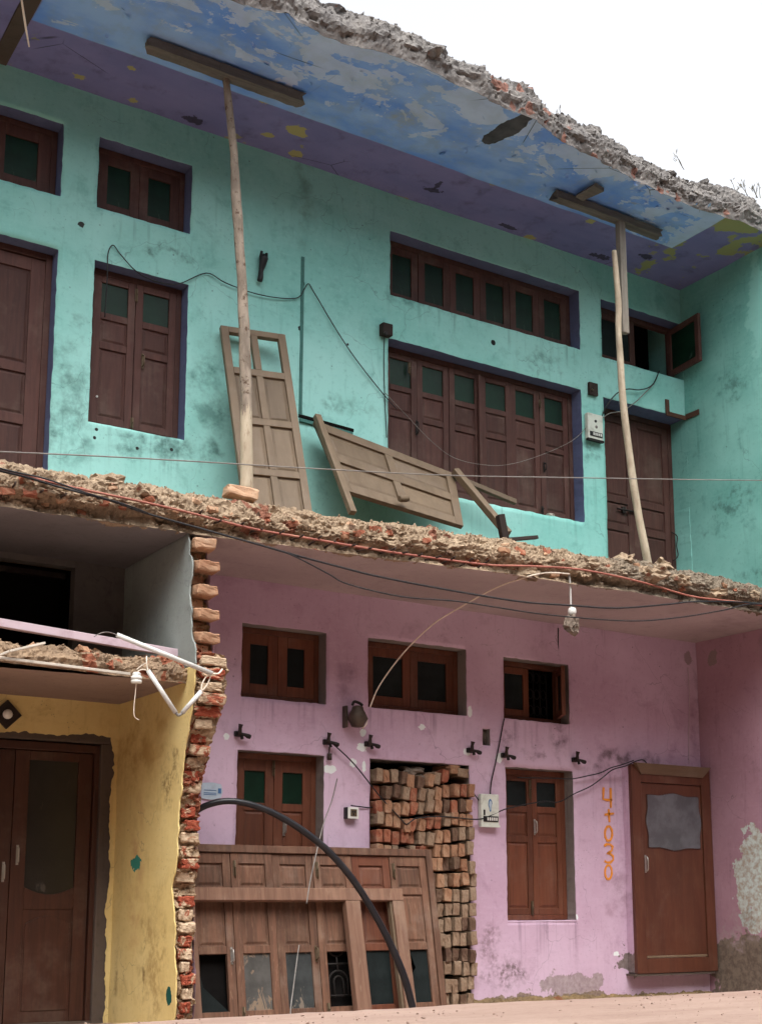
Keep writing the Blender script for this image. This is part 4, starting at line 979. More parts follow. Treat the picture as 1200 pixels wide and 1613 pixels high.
# porch door
f = MB(); y = .30
f.box(-3.20, -3.138, y - .03, y + .05, 0, 1.99); f.box(-4.46, -4.40, y - .03, y + .05, 0, 1.99); f.box(-4.40, -3.20, y - .03, y + .05, 1.93, 1.99)
f = f.build('door', wood_porch, porch, bevel=.005)
for x0, x1, hx in ((-4.395, -3.785, -3.83), (-3.780, -3.205, -3.735)):
    w = x1 - x0; m = MB(); yy = y
    st = .105
    m.box(x0, x0 + st, yy, yy + .035, .02, 1.925); m.box(x1 - st, x1, yy, yy + .035, .02, 1.925); m.box(x0 + st, x1 - st, yy, yy + .035, 1.86, 1.925)
    m.box(x0 + st, x1 - st, yy + .008, yy + .035, .02, .9)
    # curved rail under the glass and arched panel below it
    arc = [(x0 + st + (w - 2 * st) * k / 12, .955 - .05 * math.sin(math.pi * k / 12)) for k in range(13)]
    m.poly([(a, yy + .001, z) for a, z in arc] + [(x1 - st, yy + .001, .80), (x0 + st, yy + .001, .80)], (0, 1, 0), .03)
    arc2 = [(x0 + st + .02 + (w - 2 * st - .04) * k / 12, .70 + .055 * math.sin(math.pi * k / 12)) for k in range(13)]
    m.poly([(a, yy + .0015, z) for a, z in arc2] + [(x1 - st - .02, yy + .0015, .1), (x0 + st + .02, yy + .0015, .1)], (0, 1, 0), .02)
    m.build('leaf', wood_porch, f, bevel=.003)
    m = MB(); m.box(x0 + st - .005, x1 - st + .005, yy + .012, yy + .02, .89, 1.865); m.build('pane', glass_dark, f)
    handle(f, T(hx, yy, 1.18 if hx > -3.8 else 1.06), .11, steel)
m = MB(); m.box(-4.46, -3.138, y - .05, y + .06, -.05, .02); m.build('threshold', cement_band, f)

# diamond-shaped switch board over the porch door
dmd = thing('diamond_plaque', at(10, 1127, .21), 'dark diamond-shaped board with a round knob above the porch door', 'plaque')
c = at(10, 1127, .213); m = MB(); m.box(-.075, .075, -.025, 0, -.075, .075); m.build('board', wood_dark_end, dmd, Matrix.Translation(c) @ Matrix.Rotation(math.radians(45), 4, 'Y'), bevel=.004)
m = MB(); m.lathe([(.035, 0), (.035, .012), (.024, .022), (.008, .026)], 14, Matrix.Translation(c + Vector((0, -.025, 0))) @ Matrix.Rotation(math.radians(90), 4, 'X')); m.build('knob', porcelain, dmd)

# ================================================================== LOOSE DOORS IN FRONT OF THE PINK WALL
AYb, AYt, AH = -.50, -.285, 1.262
alpha = math.atan2(AYt - AYb, 1.245)
AX0, AX1 = -2.77, -.605
AM = T(AX0, AYb, .012) @ Matrix.Rotation(-alpha, 4, 'X')
An = (AM.to_3x3() @ Vector((0, -1, 0)))
A = thing('folding_door_set', ((AX0 + AX1) / 2, AYb, .0), 'weathered six-leaf door set propped upside down before the pink wall, glass panes at its foot', 'door set')
W = AX1 - AX0
m = MB(); fw = .055; m.box(0, fw, -.035, .035, 0, AH); m.box(W - fw, W, -.035, .035, 0, AH); m.box(fw, W - fw, -.035, .035, AH - fw, AH); m.build('frame', wood_old, A, AM, bevel=.004)
lw = (W - 2 * fw) / 6
rows = [('panel', .19), ('panel', .42), ('pane', .45)]
for i in range(6):
    g = {0: None, 1: glass_dirty, 2: glass_scr, 3: None, 4: glass_teal, 5: None}[i]
    cells = leaf(A, AM @ T(fw + i * lw + .002, random.uniform(-.006, .006), .004), lw - .004, AH - fw - .008, rows, wood_old if i != 4 else wood_brown, stile=.062, rail=.055, top=.075, bot=.085, panes=g)
    for kd, x0, x1, z0, z1, ip in cells:
        if kd != 'pane': continue
        ML = AM @ T(fw + i * lw + .002, 0, .004)
        if i in (0, 5):          # only a shard of glass is left
            q = MB(); pts = [(x0, z0), (x1, z0)] + ([(x0 + .03, z0 + .17), (x0, z0 + .28)] if i == 0 else [(x1, z1), (x0 + .05, z1), (x0 + .10, z0 + .26), (x0 + .02, z0 + .16)])
            q.poly([(a, .0, z) for a, z in pts], (0, 1, 0), .004); q.build('glass_shard', glass_teal, A, ML)
    if i % 2 == 1 or i == 0: bolt(A, AM @ T(fw + i * lw + .03, -.02, AH - .17), .11, brass)
    if i in (0, 2): handle(A, AM @ T(fw + (i + 1) * lw - .03, -.02, .47), .09, steel if i == 0 else brass)
    if i in (1, 3): bolt(A, AM @ T(fw + i * lw + .04, -.02, .07), .09, brass)
# iron grille seen where the fourth pane is missing
gx = fw + 3 * lw + lw / 2; g = MB(); a, bz = gx - .115, .10
for x in (gx - .11, gx + .11): g.tube([(x, .03, bz), (x, .03, bz + .46)], .006, 6, sub=1)
g.tube([(gx - .11, .03, bz + .30), (gx + .11, .03, bz + .30)], .006, 6, sub=1)
for r, zc in ((.075, bz + .43), (.04, bz + .43)): g.tube([(gx + r * math.cos(t), .03, zc + r * math.sin(t)) for t in np.linspace(math.pi, 2 * math.pi, 12)], .006, 6, sub=1)
for r in (.08, .04): g.tube([(gx - r, .03, bz + .06)] + [(gx + r * math.cos(t), .03, bz + .17 + r * math.sin(t)) for t in np.linspace(math.pi, 0, 12)] + [(gx + r, .03, bz + .06)], .006, 6, sub=1)
g.tube([(gx, .03, bz + .355), (gx, .03, bz + .25)], .006, 6, sub=1); g.tube([(gx - .11, .03, bz + .07), (gx + .11, .03, bz + .07)], .006, 6, sub=1)
g.build('grille', iron, A, AM)
m = MB(); m.box(fw, W - fw, .06, .07, .05, AH - .3); m.build('shade_sheet', near_black, A, AM)  # added dark sheet, paints in the shade seen through the empty panes

# bare frame in front of it
Bb, Bt = -.63, -.42
BH = .965; bl = math.atan2(Bt - Bb, .94); BXr = at(655, 1590, Bb)[0]
BMx = T(-2.80, Bb, .005) @ Matrix.Rotation(-bl, 4, 'X'); Wb = BXr + 2.80
bn = BMx.to_3x3() @ Vector((0, -1, 0))
def bl_(px, py): return BMx.inverted() @ hit(px, py, BMx.translation, bn)
B = thing('bare_door_frame', (-2.0, Bb, 0), 'bare reddish wooden door frame with a mullion, leaning in front of the six-leaf set', 'door frame')
xm0, xm1 = bl_(541, 1420)[0], bl_(562, 1420)[0]; ztop = BH; zr = bl_(590, 1418)[2]
m = MB(); m.box(-.02, Wb, -.032, .032, BH - .092, BH); m.build('rail', wood_raw, B, BMx, bevel=.005)
m = MB(); m.box(Wb - .10, Wb, -.0315, .0315, 0, BH - .093); m.build('post', wood_raw, B, BMx, bevel=.005)
m = MB(); m.box(xm0, xm1 + .01, -.0315, .0315, 0, BH - .093); m.build('post', wood_raw, B, BMx, bevel=.005)
m = MB(); m.box(0, .09, -.0315, .0315, 0, BH - .093); m.build('post', wood_raw, B, BMx, bevel=.005)
m = MB(); m.box(Wb - .118, Wb - .1005, -.012, .031, 0, BH - .093); m.build('rebate', wood_tan, B, BMx)

# black pipe bowed over the doors
P = thing('bowed_pipe', (-1.2, -.8, 0), 'thick black plastic pipe bowed in an arch over the stacked doors', 'pipe')
pp = [(300, 1285, -.60), (325, 1270, -.66), (360, 1263, -.72), (400, 1270, -.76), (440, 1287, -.78), (480, 1312, -.80), (520, 1345, -.82), (560, 1393, -.84), (595, 1450, -.85), (620, 1500, -.86), (638, 1545, -.86), (650, 1590, -.86), (652, 1606, -.86)]
m = MB(); m.tube([at(*p) for p in pp], [.023] * 4 + [.025] * 5 + [.027] * 4, 12); m.build('pipe', rubber_pipe, P)

# ================================================================== BRICKS STACKED IN THE DOORWAY
stack = thing('brick_stack', (-.49, .1, 0), 'loose bricks stacked on edge, blocking the doorway in the pink wall', 'brick stack')
bm_ = {k: [brick_mesh('brick', 300 + 9 * i + s, m, (.073, .225, .114), .003, .005, 2, .009) for s in range(4)] for i, (k, m) in enumerate((('r', brick_red), ('o', brick_orange), ('t', brick_tan), ('d', brick_dark)))}
rs = np.random.RandomState(21); zrow = .06; row = 0
while zrow < 1.90:
    hi = zrow > 1.25; x = -.975 + rs.rand() * .02; lim = .035
    while x < lim - .055:
        w = .078 + rs.rand() * .008
        if x < -.62 and not hi and zrow < .95: x += w; continue      # wholly behind the propped doors
        gap = rs.rand() < .012
        if not gap:
            lean = 0.0
            if hi: lean = .15 * math.exp(-((x + .5) / .28) ** 2) * min(1, (zrow - 1.15) / .4) + rs.normal() * .045
            else: lean = rs.normal() * .045
            wts = (.28, .47, .15, .10) if hi else ((.12, .36, .38, .14) if zrow > .95 else (.02, .1, .74, .14))
            kind = 'rotd'[rs.choice(4, p=wts)]
            sag = -.03 * math.exp(-((x + .6) / .2) ** 2) if hi else 0
            y = .075 + rs.normal() * .009 - (.02 if hi else .035)
            if rs.rand() < .08: y += .05
            zz = zrow + sag + rs.normal() * .006 + (.035 * (x + .98) if hi else .01) + .009 * math.sin(x * 9 + row * 1.9)
            if zz < 1.885:
                o = bpy.data.objects.new('brick', bm_[kind][rs.randint(4)])
                link(o, stack, T(x + w / 2, y, zz) @ Matrix.Rotation(lean, 4, 'Y') @ Matrix.Rotation(rs.normal() * .06, 4, 'Z') @ Matrix.Rotation(rs.normal() * .03, 4, 'X') @ Matrix.Diagonal((w / .0785 * (.80 + rs.rand() * .12), 1, .90 + rs.rand() * .10, 1)))
        x += w
    zrow += .1195; row += 1
for (px, py, rz, ry, k) in ((713, 1213, .2, 0, 'o'), (730, 1219, -.1, .1, 't')):
    p = at(px, py, .0); o = bpy.data.objects.new('brick', bm_[k][1]); link(o, stack, T(p[0], .10, p[2]) @ Matrix.Rotation(rz, 4, 'Z') @ Matrix.Rotation(math.radians(88) + ry, 4, 'Y'))
p = at(655, 1219, .02); st_ = bpy.data.objects.new('stone', lump_mesh('stone', 91, stonegrey, 3, (.11, .10, .055))); link(st_, None, T(p[0], .09, p[2]) @ Matrix.Rotation(.12, 4, 'Y')); tag(st_, 'dark grey angular stone on top of the stacked bricks under the lintel', 'stone')
# ================================================================== ON THE BALCONY
def frameM(O, X, Zd):
    X = X.normalized(); Zd = (Zd - X * Zd.dot(X)).normalized(); Yd = Zd.cross(X)
    return Matrix(((X[0], Yd[0], Zd[0], O[0]), (X[1], Yd[1], Zd[1], O[1]), (X[2], Yd[2], Zd[2], O[2]), (0, 0, 0, 1)))
TL, TR, BR = at(344.8, 515, -.06), at(446.4, 529.8, -.135), at(489, 800.6, -.6)
up = (TR - BR).normalized(); hD = 1.84; wD = (TR - TL).length
D1 = thing('leaning_door_leaf', TL - up * hD, 'tall tan door leaf with two empty panes leaning on teal wall behind a pole', 'door leaf')
leaf(D1, frameM(TL - up * hD, TR - TL, up), wD, hD, [('open', .30), ('panel', .36), ('panel', .355), ('panel', .34)], wood_tan, t=.045, stile=.062, rail=.062, top=.055, cols=2, mul=.055)

c4 = [at(494, 665, -.12), at(713, 749, -.22), at(728, 832, -.5), at(540, 775, -.45)]     # TL TR BR BL
D2 = thing('collapsed_door', c4[3], 'tan panelled door lying racked on its side below the six-leaf window, still in its broken frame', 'door')
L2, W2 = 1.30, .50; n2 = ((c4[1] - c4[0]).cross(c4[3] - c4[0])).normalized()
if n2[1] > 0: n2 = -n2
def rack(o):
    for v in o.data.vertices:
        u, w, d = v.co[0] / L2, v.co[2] / W2, v.co[1]
        p = (c4[3] * (1 - u) + c4[2] * u) * (1 - w) + (c4[0] * (1 - u) + c4[1] * u) * w
        v.co = p - n2 * d
before = set(bpy.data.objects)
leaf(D2, Matrix(), L2, W2, [('panel', .5), ('panel', .5)], wood_tan, t=.045, stile=.085, rail=.065, cols=2, mul=.075)
for o in set(bpy.data.objects) - before: rack(o)
def nail(p, q, w, h, name, par, mat, up=(0, -1, .3)):
    m = MB(); m.bar(p, q, w, h, up); return m.build(name, mat, par, bevel=.004)
off = n2 * .045
nail(at(495, 662, -.14) + off, at(551, 815, -.62) + off, .055, .05, 'frame_post', D2, wood_tan)
nail(at(712, 748, -.25) + off, at(800, 842, -.72), .06, .06, 'frame_post', D2, wood_tan)
nail(at(716, 752, -.16), at(812, 792, -.20), .05, .035, 'frame_rail', D2, wood_tan)
m = MB(); m.lathe([(.022, 0), (.03, .02), (.03, .07), (.022, .09)], 10, Matrix.Translation(at(624, 792, -.50) + off) @ Matrix.Rotation(math.radians(80), 4, 'Y')); m.build('knob', wood_tan, D2)
# charred timber ends beside it
m = MB(); m.bar(at(787, 812, -.85), at(796, 856, -.85), .06, .05, (0, -1, 0), j=.006); m.bar(at(800, 852, -.84), at(845, 848, -.80), .05, .028, j=.006)
o = m.build('timber_offcut', wood_dark_end, None, bevel=.004); tag(o, 'dark charred angle of timber at the foot of the collapsed door', 'timber')
# small white crumb on the sill
for px, py, s in ((868, 806, .035),):
    p = at(px, py, .02); o = bpy.data.objects.new('plaster_lump', lump_mesh('plaster_lump', 33, whitepaintedge, 2, (s * 1.3, s, s * .5))); link(o, None, T(p[0], .03, 4.36)); tag(o, 'small pale lump of plaster on the sill of the six-leaf window', 'plaster lump')

# timber props
def beam(par, a, b_, h=.075, w=.10):
    m = MB(); a, b_ = Vector(a), Vector(b_); n = 26; d = (b_ - a).normalized(); x = d.cross(Vector((0, 0, 1))).normalized(); z = x.cross(d)
    sec = [(-1, -1), (-.35, -1.02), (.4, -.97), (1, -1), (1.02, 0), (1, 1), (0, 1), (-1, 1), (-1.03, .1)]; k = len(sec); rs_ = np.random.RandomState(int(abs(a[0]) * 1000))
    off = np.cumsum(rs_.normal(size=(n + 1, 2)) * .0012, axis=0)
    for i in range(n + 1):
        for q, (u, v) in enumerate(sec):
            e = (rs_.normal() * .02 if i in (0, n) else 0.0)
            m.v.append(a + (b_ - a) * (i / n) + d * e + x * (u * w / 2 + off[i][0] + rs_.normal() * .0016) + z * (v * h / 2 + min(off[i][1], .004) + rs_.normal() * .0016))
    for i in range(n):
        for q in range(k): r = (q + 1) % k; m.face([i * k + q, i * k + r, (i + 1) * k + r, (i + 1) * k + q])
    m.face(list(range(k))[::-1]); m.face([n * k + q for q in range(k)])
    return m.build('head_beam', wood_plank, par)
p1 = thing('timber_prop', at(388, 772, -.84), 'long round pole under a grey head plank, left prop standing on a brick', 'timber prop', 'timber props holding up the roof slab')
a, b_ = atz(230, 75, 6.985), atz(480, 152, 6.985); a[1] = b_[1] = -.86
beam(p1, a, b_)
pts = [(354, 112), (360, 165), (367, 230), (371, 290), (374, 340), (379, 410), (383, 480), (385, 540), (387, 600), (388, 680), (388.5, 774)]
m = MB(); m.tube([at(x, y, -.84) + Vector((0, 0, 0 if i < 10 else -.015)) for i, (x, y) in enumerate(pts)], [.027, .028, .031, .034, .038, .035, .037, .042, .045, .044, .046], 14, sub=6)
for i, v in enumerate(m.v): m.v[i] = v + Vector((.009, .009, 0)) * float(fbm(np.array([[v[0] * 11, v[1] * 11, v[2] * 8]]), 3, 77)[0])
m.build('pole', pole_wood, p1)
p2 = thing('timber_prop', at(1020, 884, -.9), 'bent pale pole with short square post and plank, right prop before the teal door', 'timber prop', 'timber props holding up the roof slab')
a, b_ = atz(877, 305, 6.985), atz(1040, 368, 6.985); ym = -.83; a[1] = b_[1] = ym
beam(p2, a, b_, .07, .09)
m = MB(); m.bar(at(976, 346, ym), at(983, 526, ym), .075, .06, (0, -1, 0), j=.003); m.build('post', wood_post, p2, bevel=.005)
pts = [(967, 396), (970, 430), (974, 480), (974, 520), (977, 570), (980, 620), (985, 670), (991, 715), (998, 765), (1006, 815), (1014, 855), (1021, 892)]
m = MB(); m.tube([at(x, y, -.93) for x, y in pts], [.022, .025, .028, .026, .030, .031, .032, .031, .034, .033, .034, .035], 12, sub=5)
for i, v in enumerate(m.v): m.v[i] = v + Vector((.009, .009, 0)) * float(fbm(np.array([[v[0] * 11, v[1] * 11, v[2] * 8]]), 3, 78)[0])
m.build('pole', pole_wood, p2)
q = atz(926, 303, 7.0); m = MB(); m.bar(q + Vector((-.02, .10, -.01)), q + Vector((.02, -.13, -.01)), .12, .04, j=.014); m.build('packing_piece', wood_plank, p2, bevel=.006)
br = bpy.data.objects.new('brick', brick_mesh('brick', 401, brick_pale, (.235, .13, .085), .006, .01, 3, .012)); pb = at(379, 776, -.82); link(br, None, T(pb[0] + .0, -.82, pb[2] - .012) @ Matrix.Rotation(-.12, 4, 'Z') @ Matrix.Rotation(.10, 4, 'Y')); tag(br, 'pale brick under the foot of the left timber prop', 'brick')

# ================================================================== WIRES AND CABLES
def cable(name, pts, r, mat, label, cat='cable', seg=7, sub=5):
    m = MB(); m.tube([at(*p) + Vector((random.uniform(-1, 1), 0, random.uniform(-1, 1))) * (.005 if 0 < i < len(pts) - 1 else 0) for i, p in enumerate(pts)], r, seg, sub=sub); o = m.build(name, mat); return tag(o, label, cat)
sy = lambda x: slabY(float(at(x, 850, -1.1)[0]))
cable('red_cable', [(-260, 690, -1.0)] + [(x, y, sy(x) - .085) for x, y in ((0, 739), (75, 760), (150, 776), (225, 792.5), (300, 809), (400, 834), (500, 851), (600, 868), (700, 882.5), (775, 892), (825, 892.5), (900, 897), (960, 905.5), (1025, 921), (1087, 939), (1137, 947))] + [(1200, 954, -1.45), (1330, 985, -1.7)], .0085, redcable, 'faded red cable running along the broken balcony edge')
cable('black_cable', [(-260, 690, -1.05)] + [(x, y, sy(x) - .10) for x, y in ((0, 742), (87, 766), (175, 791), (225, 807), (300, 829), (400, 856), (462, 875), (550, 898), (600, 909), (700, 929.5), (817, 947.5), (896, 955), (971, 958), (1054, 952), (1100, 948))] + [(1200, 952, -1.45), (1330, 975, -1.7)], .0075, rubber, 'thick black cable sagging just below the balcony edge')
cable('black_cable', [(x, y, sy(x) - .11) for x, y in ((440, 868), (467, 879), (517, 904), (550, 922), (633, 940), (717, 948), (783, 957), (867, 969), (992, 979), (1075, 973), (1137, 962))] + [(1200, 953, -1.46), (1330, 978, -1.7)], .0055, rubber, 'thinner black cable sagging lowest under the balcony')
cable('black_cable', [(-260, 672, -1.05), (0, 738, -1.02), (70, 755, -1.03), (130, 775, -1.06), (200, 796, -1.09), (232, 809, -1.07)], .006, rubber, 'short black cable merging into the red one at the left balcony edge')
cable('line_wire', [(-300, 699, -1.35), (0, 711.5, -1.35), (150, 720, -1.35), (300, 728, -1.35), (480, 738, -1.35), (700, 749, -1.35), (900, 753.5, -1.35), (1200, 757, -1.35), (1500, 757, -1.35)], .0045, greywire, 'thin straight wire strung across the front of the upper storey', 'wire')
cable('pale_wire', [(583, 1115, -.12), (598, 1080, -.2), (635, 1030, -.38), (680, 985, -.6), (720, 960, -.78), (775, 930, -1.02), (820, 912, -1.2), (860, 903, -1.32), (897, 905, -1.33)], .006, palewire, 'pale wire curving up from the pink wall to the balcony edge', 'wire')
cable('wall_wire', [(165, 500, .04), (168, 440, -.01), (170, 400, -.015), (177, 386, -.015), (190, 400, -.015), (215, 428, -.02), (245, 443, -.02), (280, 447, -.02), (325, 430, -.012), (355, 445, -.02), (400, 462, -.02), (440, 470, -.02), (468, 470, -.015), (478, 458, -.015), (485, 447, -.012), (495, 462, -.02), (530, 520, -.02), (560, 565, -.02), (600, 618, -.02), (625, 645, -.015)], .0045, rubber, 'loose black wire looping across the teal wall left of centre', 'wire')
cable('wall_wire', [(607, 620, -.03), (640, 655, -.02), (680, 697, -.01), (715, 722, .0), (760, 733, .0), (800, 732, .0), (850, 718, .0), (900, 695, -.01), (925, 672, -.02)], .003, greywire, 'thin grey wire hanging in front of the six-leaf window', 'wire')
cable('wall_wire', [(520, 1170, -.06), (532, 1180, -.05), (560, 1207, -.04), (600, 1258, -.05), (628, 1288, -.06), (640, 1300, -.07), (648, 1294, -.07), (660, 1290, -.07), (700, 1288, -.08), (750, 1292, -.06), (775, 1285, -.05), (800, 1275, -.05), (855, 1264, -.05), (880, 1264, -.04), (905, 1252, -.04), (930, 1240, -.05), (950, 1225, -.06), (965, 1214, -.1), (985, 1208, -.14), (1000, 1201, -.15), (1012, 1198, -.16), (1018, 1203, -.15)], .0055, rubber, 'long black wire from the pink wall bracket across the bricks to the boxed door', 'wire')
cable('wall_wire', [(815, 1226, .07), (850, 1226, .02), (880, 1228, -.03), (900, 1228, -.04), (925, 1223, -.05), (945, 1218, -.06), (962, 1210, -.1), (978, 1207, -.13), (998, 1199, -.15)], .0055, rubber, 'upper black wire over the small pink-wall window', 'wire')
cable('wall_wire', [(879, 990, -.012), (879, 1035, .01)], .005, iron, 'short dark wire dropping into the open ventilator on the pink wall', 'wire', sub=1)
cable('wall_wire', [(794, 1133, -.015), (791, 1150, -.015), (786, 1175, -.015), (780, 1205, -.015), (774, 1232, -.015), (772, 1252, -.03)], .006, iron, 'dark wire from the ventilator down to the lower meter board', 'wire')
cable('wall_wire', [(735, 1243, -.03), (742, 1246, -.03), (748, 1255, -.03), (754, 1262, -.03)], .005, rubber, 'short wire between brick stack and the lower meter board', 'wire')
cable('wall_wire', [(553, 1270, -.04), (562, 1271, -.02), (580, 1273, -.015), (590, 1272, .03)], .005, rubber, 'short wire from the socket to the brick-filled doorway', 'wire')
cable('wall_wire', [(606, 512, -.03), (604, 560, -.012), (606, 620, -.012), (609, 690, -.012)], .004, iron, 'thin wire hanging from the box beside the six-leaf window', 'wire')
cable('wall_wire', [(1038, 585, -.01), (1030, 603, -.03), (1020, 612, -.04), (1005, 615, -.04), (988, 614, -.04), (970, 622, -.05), (952, 645, -.03), (946, 668, -.03)], .006, rubber, 'black wire from the open teal ventilator to the upper meter', 'wire')
cable('wall_wire', [(1030, 605, -.03), (1015, 620, -.05), (1000, 635, -.05), (980, 648, -.05), (960, 652, -.04), (946, 662, -.03)], .005, greywire, 'grey wire twisted round the black one above the teal door', 'wire')
cable('string', [(531, 1228, -.03), (522, 1262, -.1), (510, 1300, -.3), (498, 1342, -.60), (489, 1390, -.75), (483, 1425, -.8)], .0045, greywire, 'thin grey string hanging down in front of the left pink-wall door', 'string')
cable('string', [(471, 1490, -.66), (466, 1530, -.75), (461, 1560, -.85), (458, 1590, -1.0), (457, 1618, -1.2)], .004, greywire, 'thin string hanging before the third leaf of the propped doors', 'string')
cable('ceiling_wire', [(1083, 1052, -.012), (1086, 1100, -.012), (1085, 1150, -.012), (1085, 1205, -.012)], .004, pinkboard, 'thin painted wire running down the pink wall near the corner', 'wire')

# pendant with a stone tied to it
p = thing('hanging_pendant', at(900, 1000, -1.22), 'thin hanging rod with a white bulb holder and a pale stone tied below', 'pendant')
m = MB(); m.tube([at(896, 902, -1.22), at(898, 925, -1.22), at(899, 958, -1.22)], .008, 8); m.build('rod', pvc, p)
m = MB(); c = at(901, 965, -1.22); m.lathe([(.01, .04), (.03, .03), (.035, 0), (.028, -.025), (.01, -.03)], 12, Matrix.Translation(c)); m.build('holder', porcelain, p)
o = bpy.data.objects.new('stone', lump_mesh('stone', 17, stonegrey, 3, (.06, .05, .07), .45)); link(o, p, Matrix.Translation(at(899, 985, -1.22)) @ Matrix.Rotation(.4, 4, 'Y'))
# ================================================================== FITTINGS ON THE WALLS
def box_thing(name, px0, py0, px1, py1, Y, d, mat, label, cat, bevel=.004):
    a, b2 = at(px0, py0, Y), at(px1, py1, Y); t = thing(name, (a[0], Y, min(a[2], b2[2])), label, cat)
    m = MB(); m.box(a[0], b2[0], Y - d, Y, b2[2], a[2]); m.build('case', mat, t, bevel=bevel); return t, a, b2
def meter(px0, py0, px1, py1, label, emblem):
    t, a, b2 = box_thing('electricity_meter', px0, py0, px1, py1, -.004, .05, enamel, label, 'meter', .008)
    w, h = b2[0] - a[0], a[2] - b2[2]; y = -.0545
    m = MB(); m.box(a[0] + .1 * w, b2[0] - .08 * w, y - .006, y, b2[2] + .12 * h, b2[2] + .30 * h); m.build('counter_window', black, t, bevel=.003)
    m = MB()
    for k in range(5): m.box(a[0] + (.30 + .12 * k) * w, a[0] + (.37 + .12 * k) * w, y - .0085, y - .0062, b2[2] + .16 * h, b2[2] + .26 * h)
    m.build('counter_digits', porcelain, t)
    m = MB(); m.box(a[0] - .004, b2[0] + .004, y - .003, y + .03, b2[2] - .012, b2[2] + .03 * h); m.build('lower_lip', iron if not emblem else enamel, t)
    m = MB(); cx, cz = (a[0] + b2[0]) / 2, a[2] - .36 * h
    if emblem:
        outer = [(cx + .022 * math.cos(k) * (1 if math.sin(k) > 0 else .6), y, cz + .055 * math.sin(k)) for k in np.linspace(0, 2 * math.pi, 19)[:-1]]
        m.poly(outer, (0, -1, 0), .002); m.build('emblem', blueink, t)
        m = MB(); m.poly([(cx + (x_[0] - cx) * .65, y - .0022, cz + (x_[2] - cz) * .75) for x_ in outer], (0, -1, 0), .002); m.build('emblem', paper, t)
        m = MB(); m.box(a[0] + .12 * w, a[0] + .2 * w, y - .005, y, b2[2] + .33 * h, b2[2] + .5 * h); m.build('slot', black, t)
    else:
        m.lathe([(.014, 0), (.012, .006)], 12, T(cx, y, cz + .02) @ Matrix.Rotation(math.radians(90), 4, 'X')); m.build('screw', black, t)
        m = MB(); m.lathe([(.016, 0), (.012, .004)], 12, T(cx + .01, y, cz - .035) @ Matrix.Rotation(math.radians(90), 4, 'X')); m.build('dial', greywire, t)
    return t
meter(920, 652, 945, 699, 'white enamel electricity meter beside the upper teal door', False)
meter(752, 1252, 781, 1303, 'white enamel meter board with small blue emblem between bricks and pink-wall window', True)
t, a, b2 = box_thing('switch_box', 925, 603, 939, 626, -.004, .03, wood_dark_end, 'small dark wooden switch plate above the upper meter', 'switch')
m = MB(); c = at(932, 614, -.036); m.tube([c, c + Vector((0, -.02, -.012))], .008, 8, sub=1); m.build('toggle', brass, t)
t, a, b2 = box_thing('junction_box', 597, 512, 612, 534, -.004, .07, wood_dark_end, 'tilted dark junction box at the upper left of the six-leaf window', 'junction box')
m = MB(); c = at(607, 526, -.076); m.tube([c, c + Vector((0, -.02, 0))], .018, 10, sub=1); m.build('knob', iron, t)
t, a, b2 = box_thing('wall_socket', 541, 1273, 559, 1292, -.004, .05, black, 'small white-faced socket box left of the brick-filled doorway', 'socket')
m = MB(); m.box(a[0] + .008, b2[0], -.062, -.0545, b2[2], a[2]); m.build('face_plate', porcelain, t, bevel=.003)
w, h = b2[0] - a[0], a[2] - b2[2]; m = MB(); m.box(a[0] + .28 * w, b2[0] - .18 * w, -.066, -.0625, b2[2] + .22 * h, a[2] - .18 * h); m.build('socket_insert', brass, t)
m = MB()
for u, v in ((.45, .6), (.62, .6), (.53, .38)): m.box(a[0] + u * w - .006, a[0] + u * w + .006, -.0685, -.0665, b2[2] + v * h - .008, b2[2] + v * h + .008)
m.build('socket_hole', black, t)

# bracket clamps left along the pink wall (dark cleats)
def cleat(px, py, label, s=1.0, tail=False):
    c = at(px, py, 0); t = thing('wire_cleat', c, label, 'cleat', 'dark wire cleats on the pink wall'); M0 = T(c[0], -.002, c[2]) @ Matrix.Scale(s, 4)
    m = MB(); m.box(-.05, .005, -.028, 0, -.03, .012); m.build('base', iron, t, M0, bevel=.006)
    m = MB(); m.tube([(-.022, -.05, -.022), (-.02, -.05, .03), (-.016, -.055, .062)], [.017, .013, .019], 9, sub=2); m.build('spool', wood_dark_end, t, M0)
    m = MB(); m.tube([(-.03, -.03, -.01), (.015, -.055, -.016), (.04, -.06, -.026), (.062, -.06, -.03)], [.014, .012, .019, .017], 9); m.build('arm', iron, t, M0)
    m = MB(); m.tube([(.0, -.04, -.02), (.002, -.045, -.05)], .013, 8, sub=1); m.build('screw', iron, t, M0)
    if tail: m = MB(); m.tube([(-.0, -.03, -.05), (.0, -.02, -.11)], .006, 6, sub=1); m.tube([(.0, -.03, -.10), (.0, -.03, -.15)], .02, 8, sub=1); m.build('drop_spool', wood_dark_end, t, M0)
for px, py, lb, tl in ((377, 1156, 'dark wire cleat above the left pink-wall door', False), (516, 1169, 'dark wire cleat with a hanging lower spool, starting the long black wire', True), (581, 1172, 'dark wire cleat on a white chipped patch below the old lamp', False),
                       (741, 1182, 'dark wire cleat just above the right end of the stacked bricks', False), (795, 1190, 'dark wire cleat on a chipped patch above the lower meter board', False), (906, 1197, 'dark wire cleat right of the small pink-wall window head', False)):
    cleat(px, py, lb, 1.0, tl)
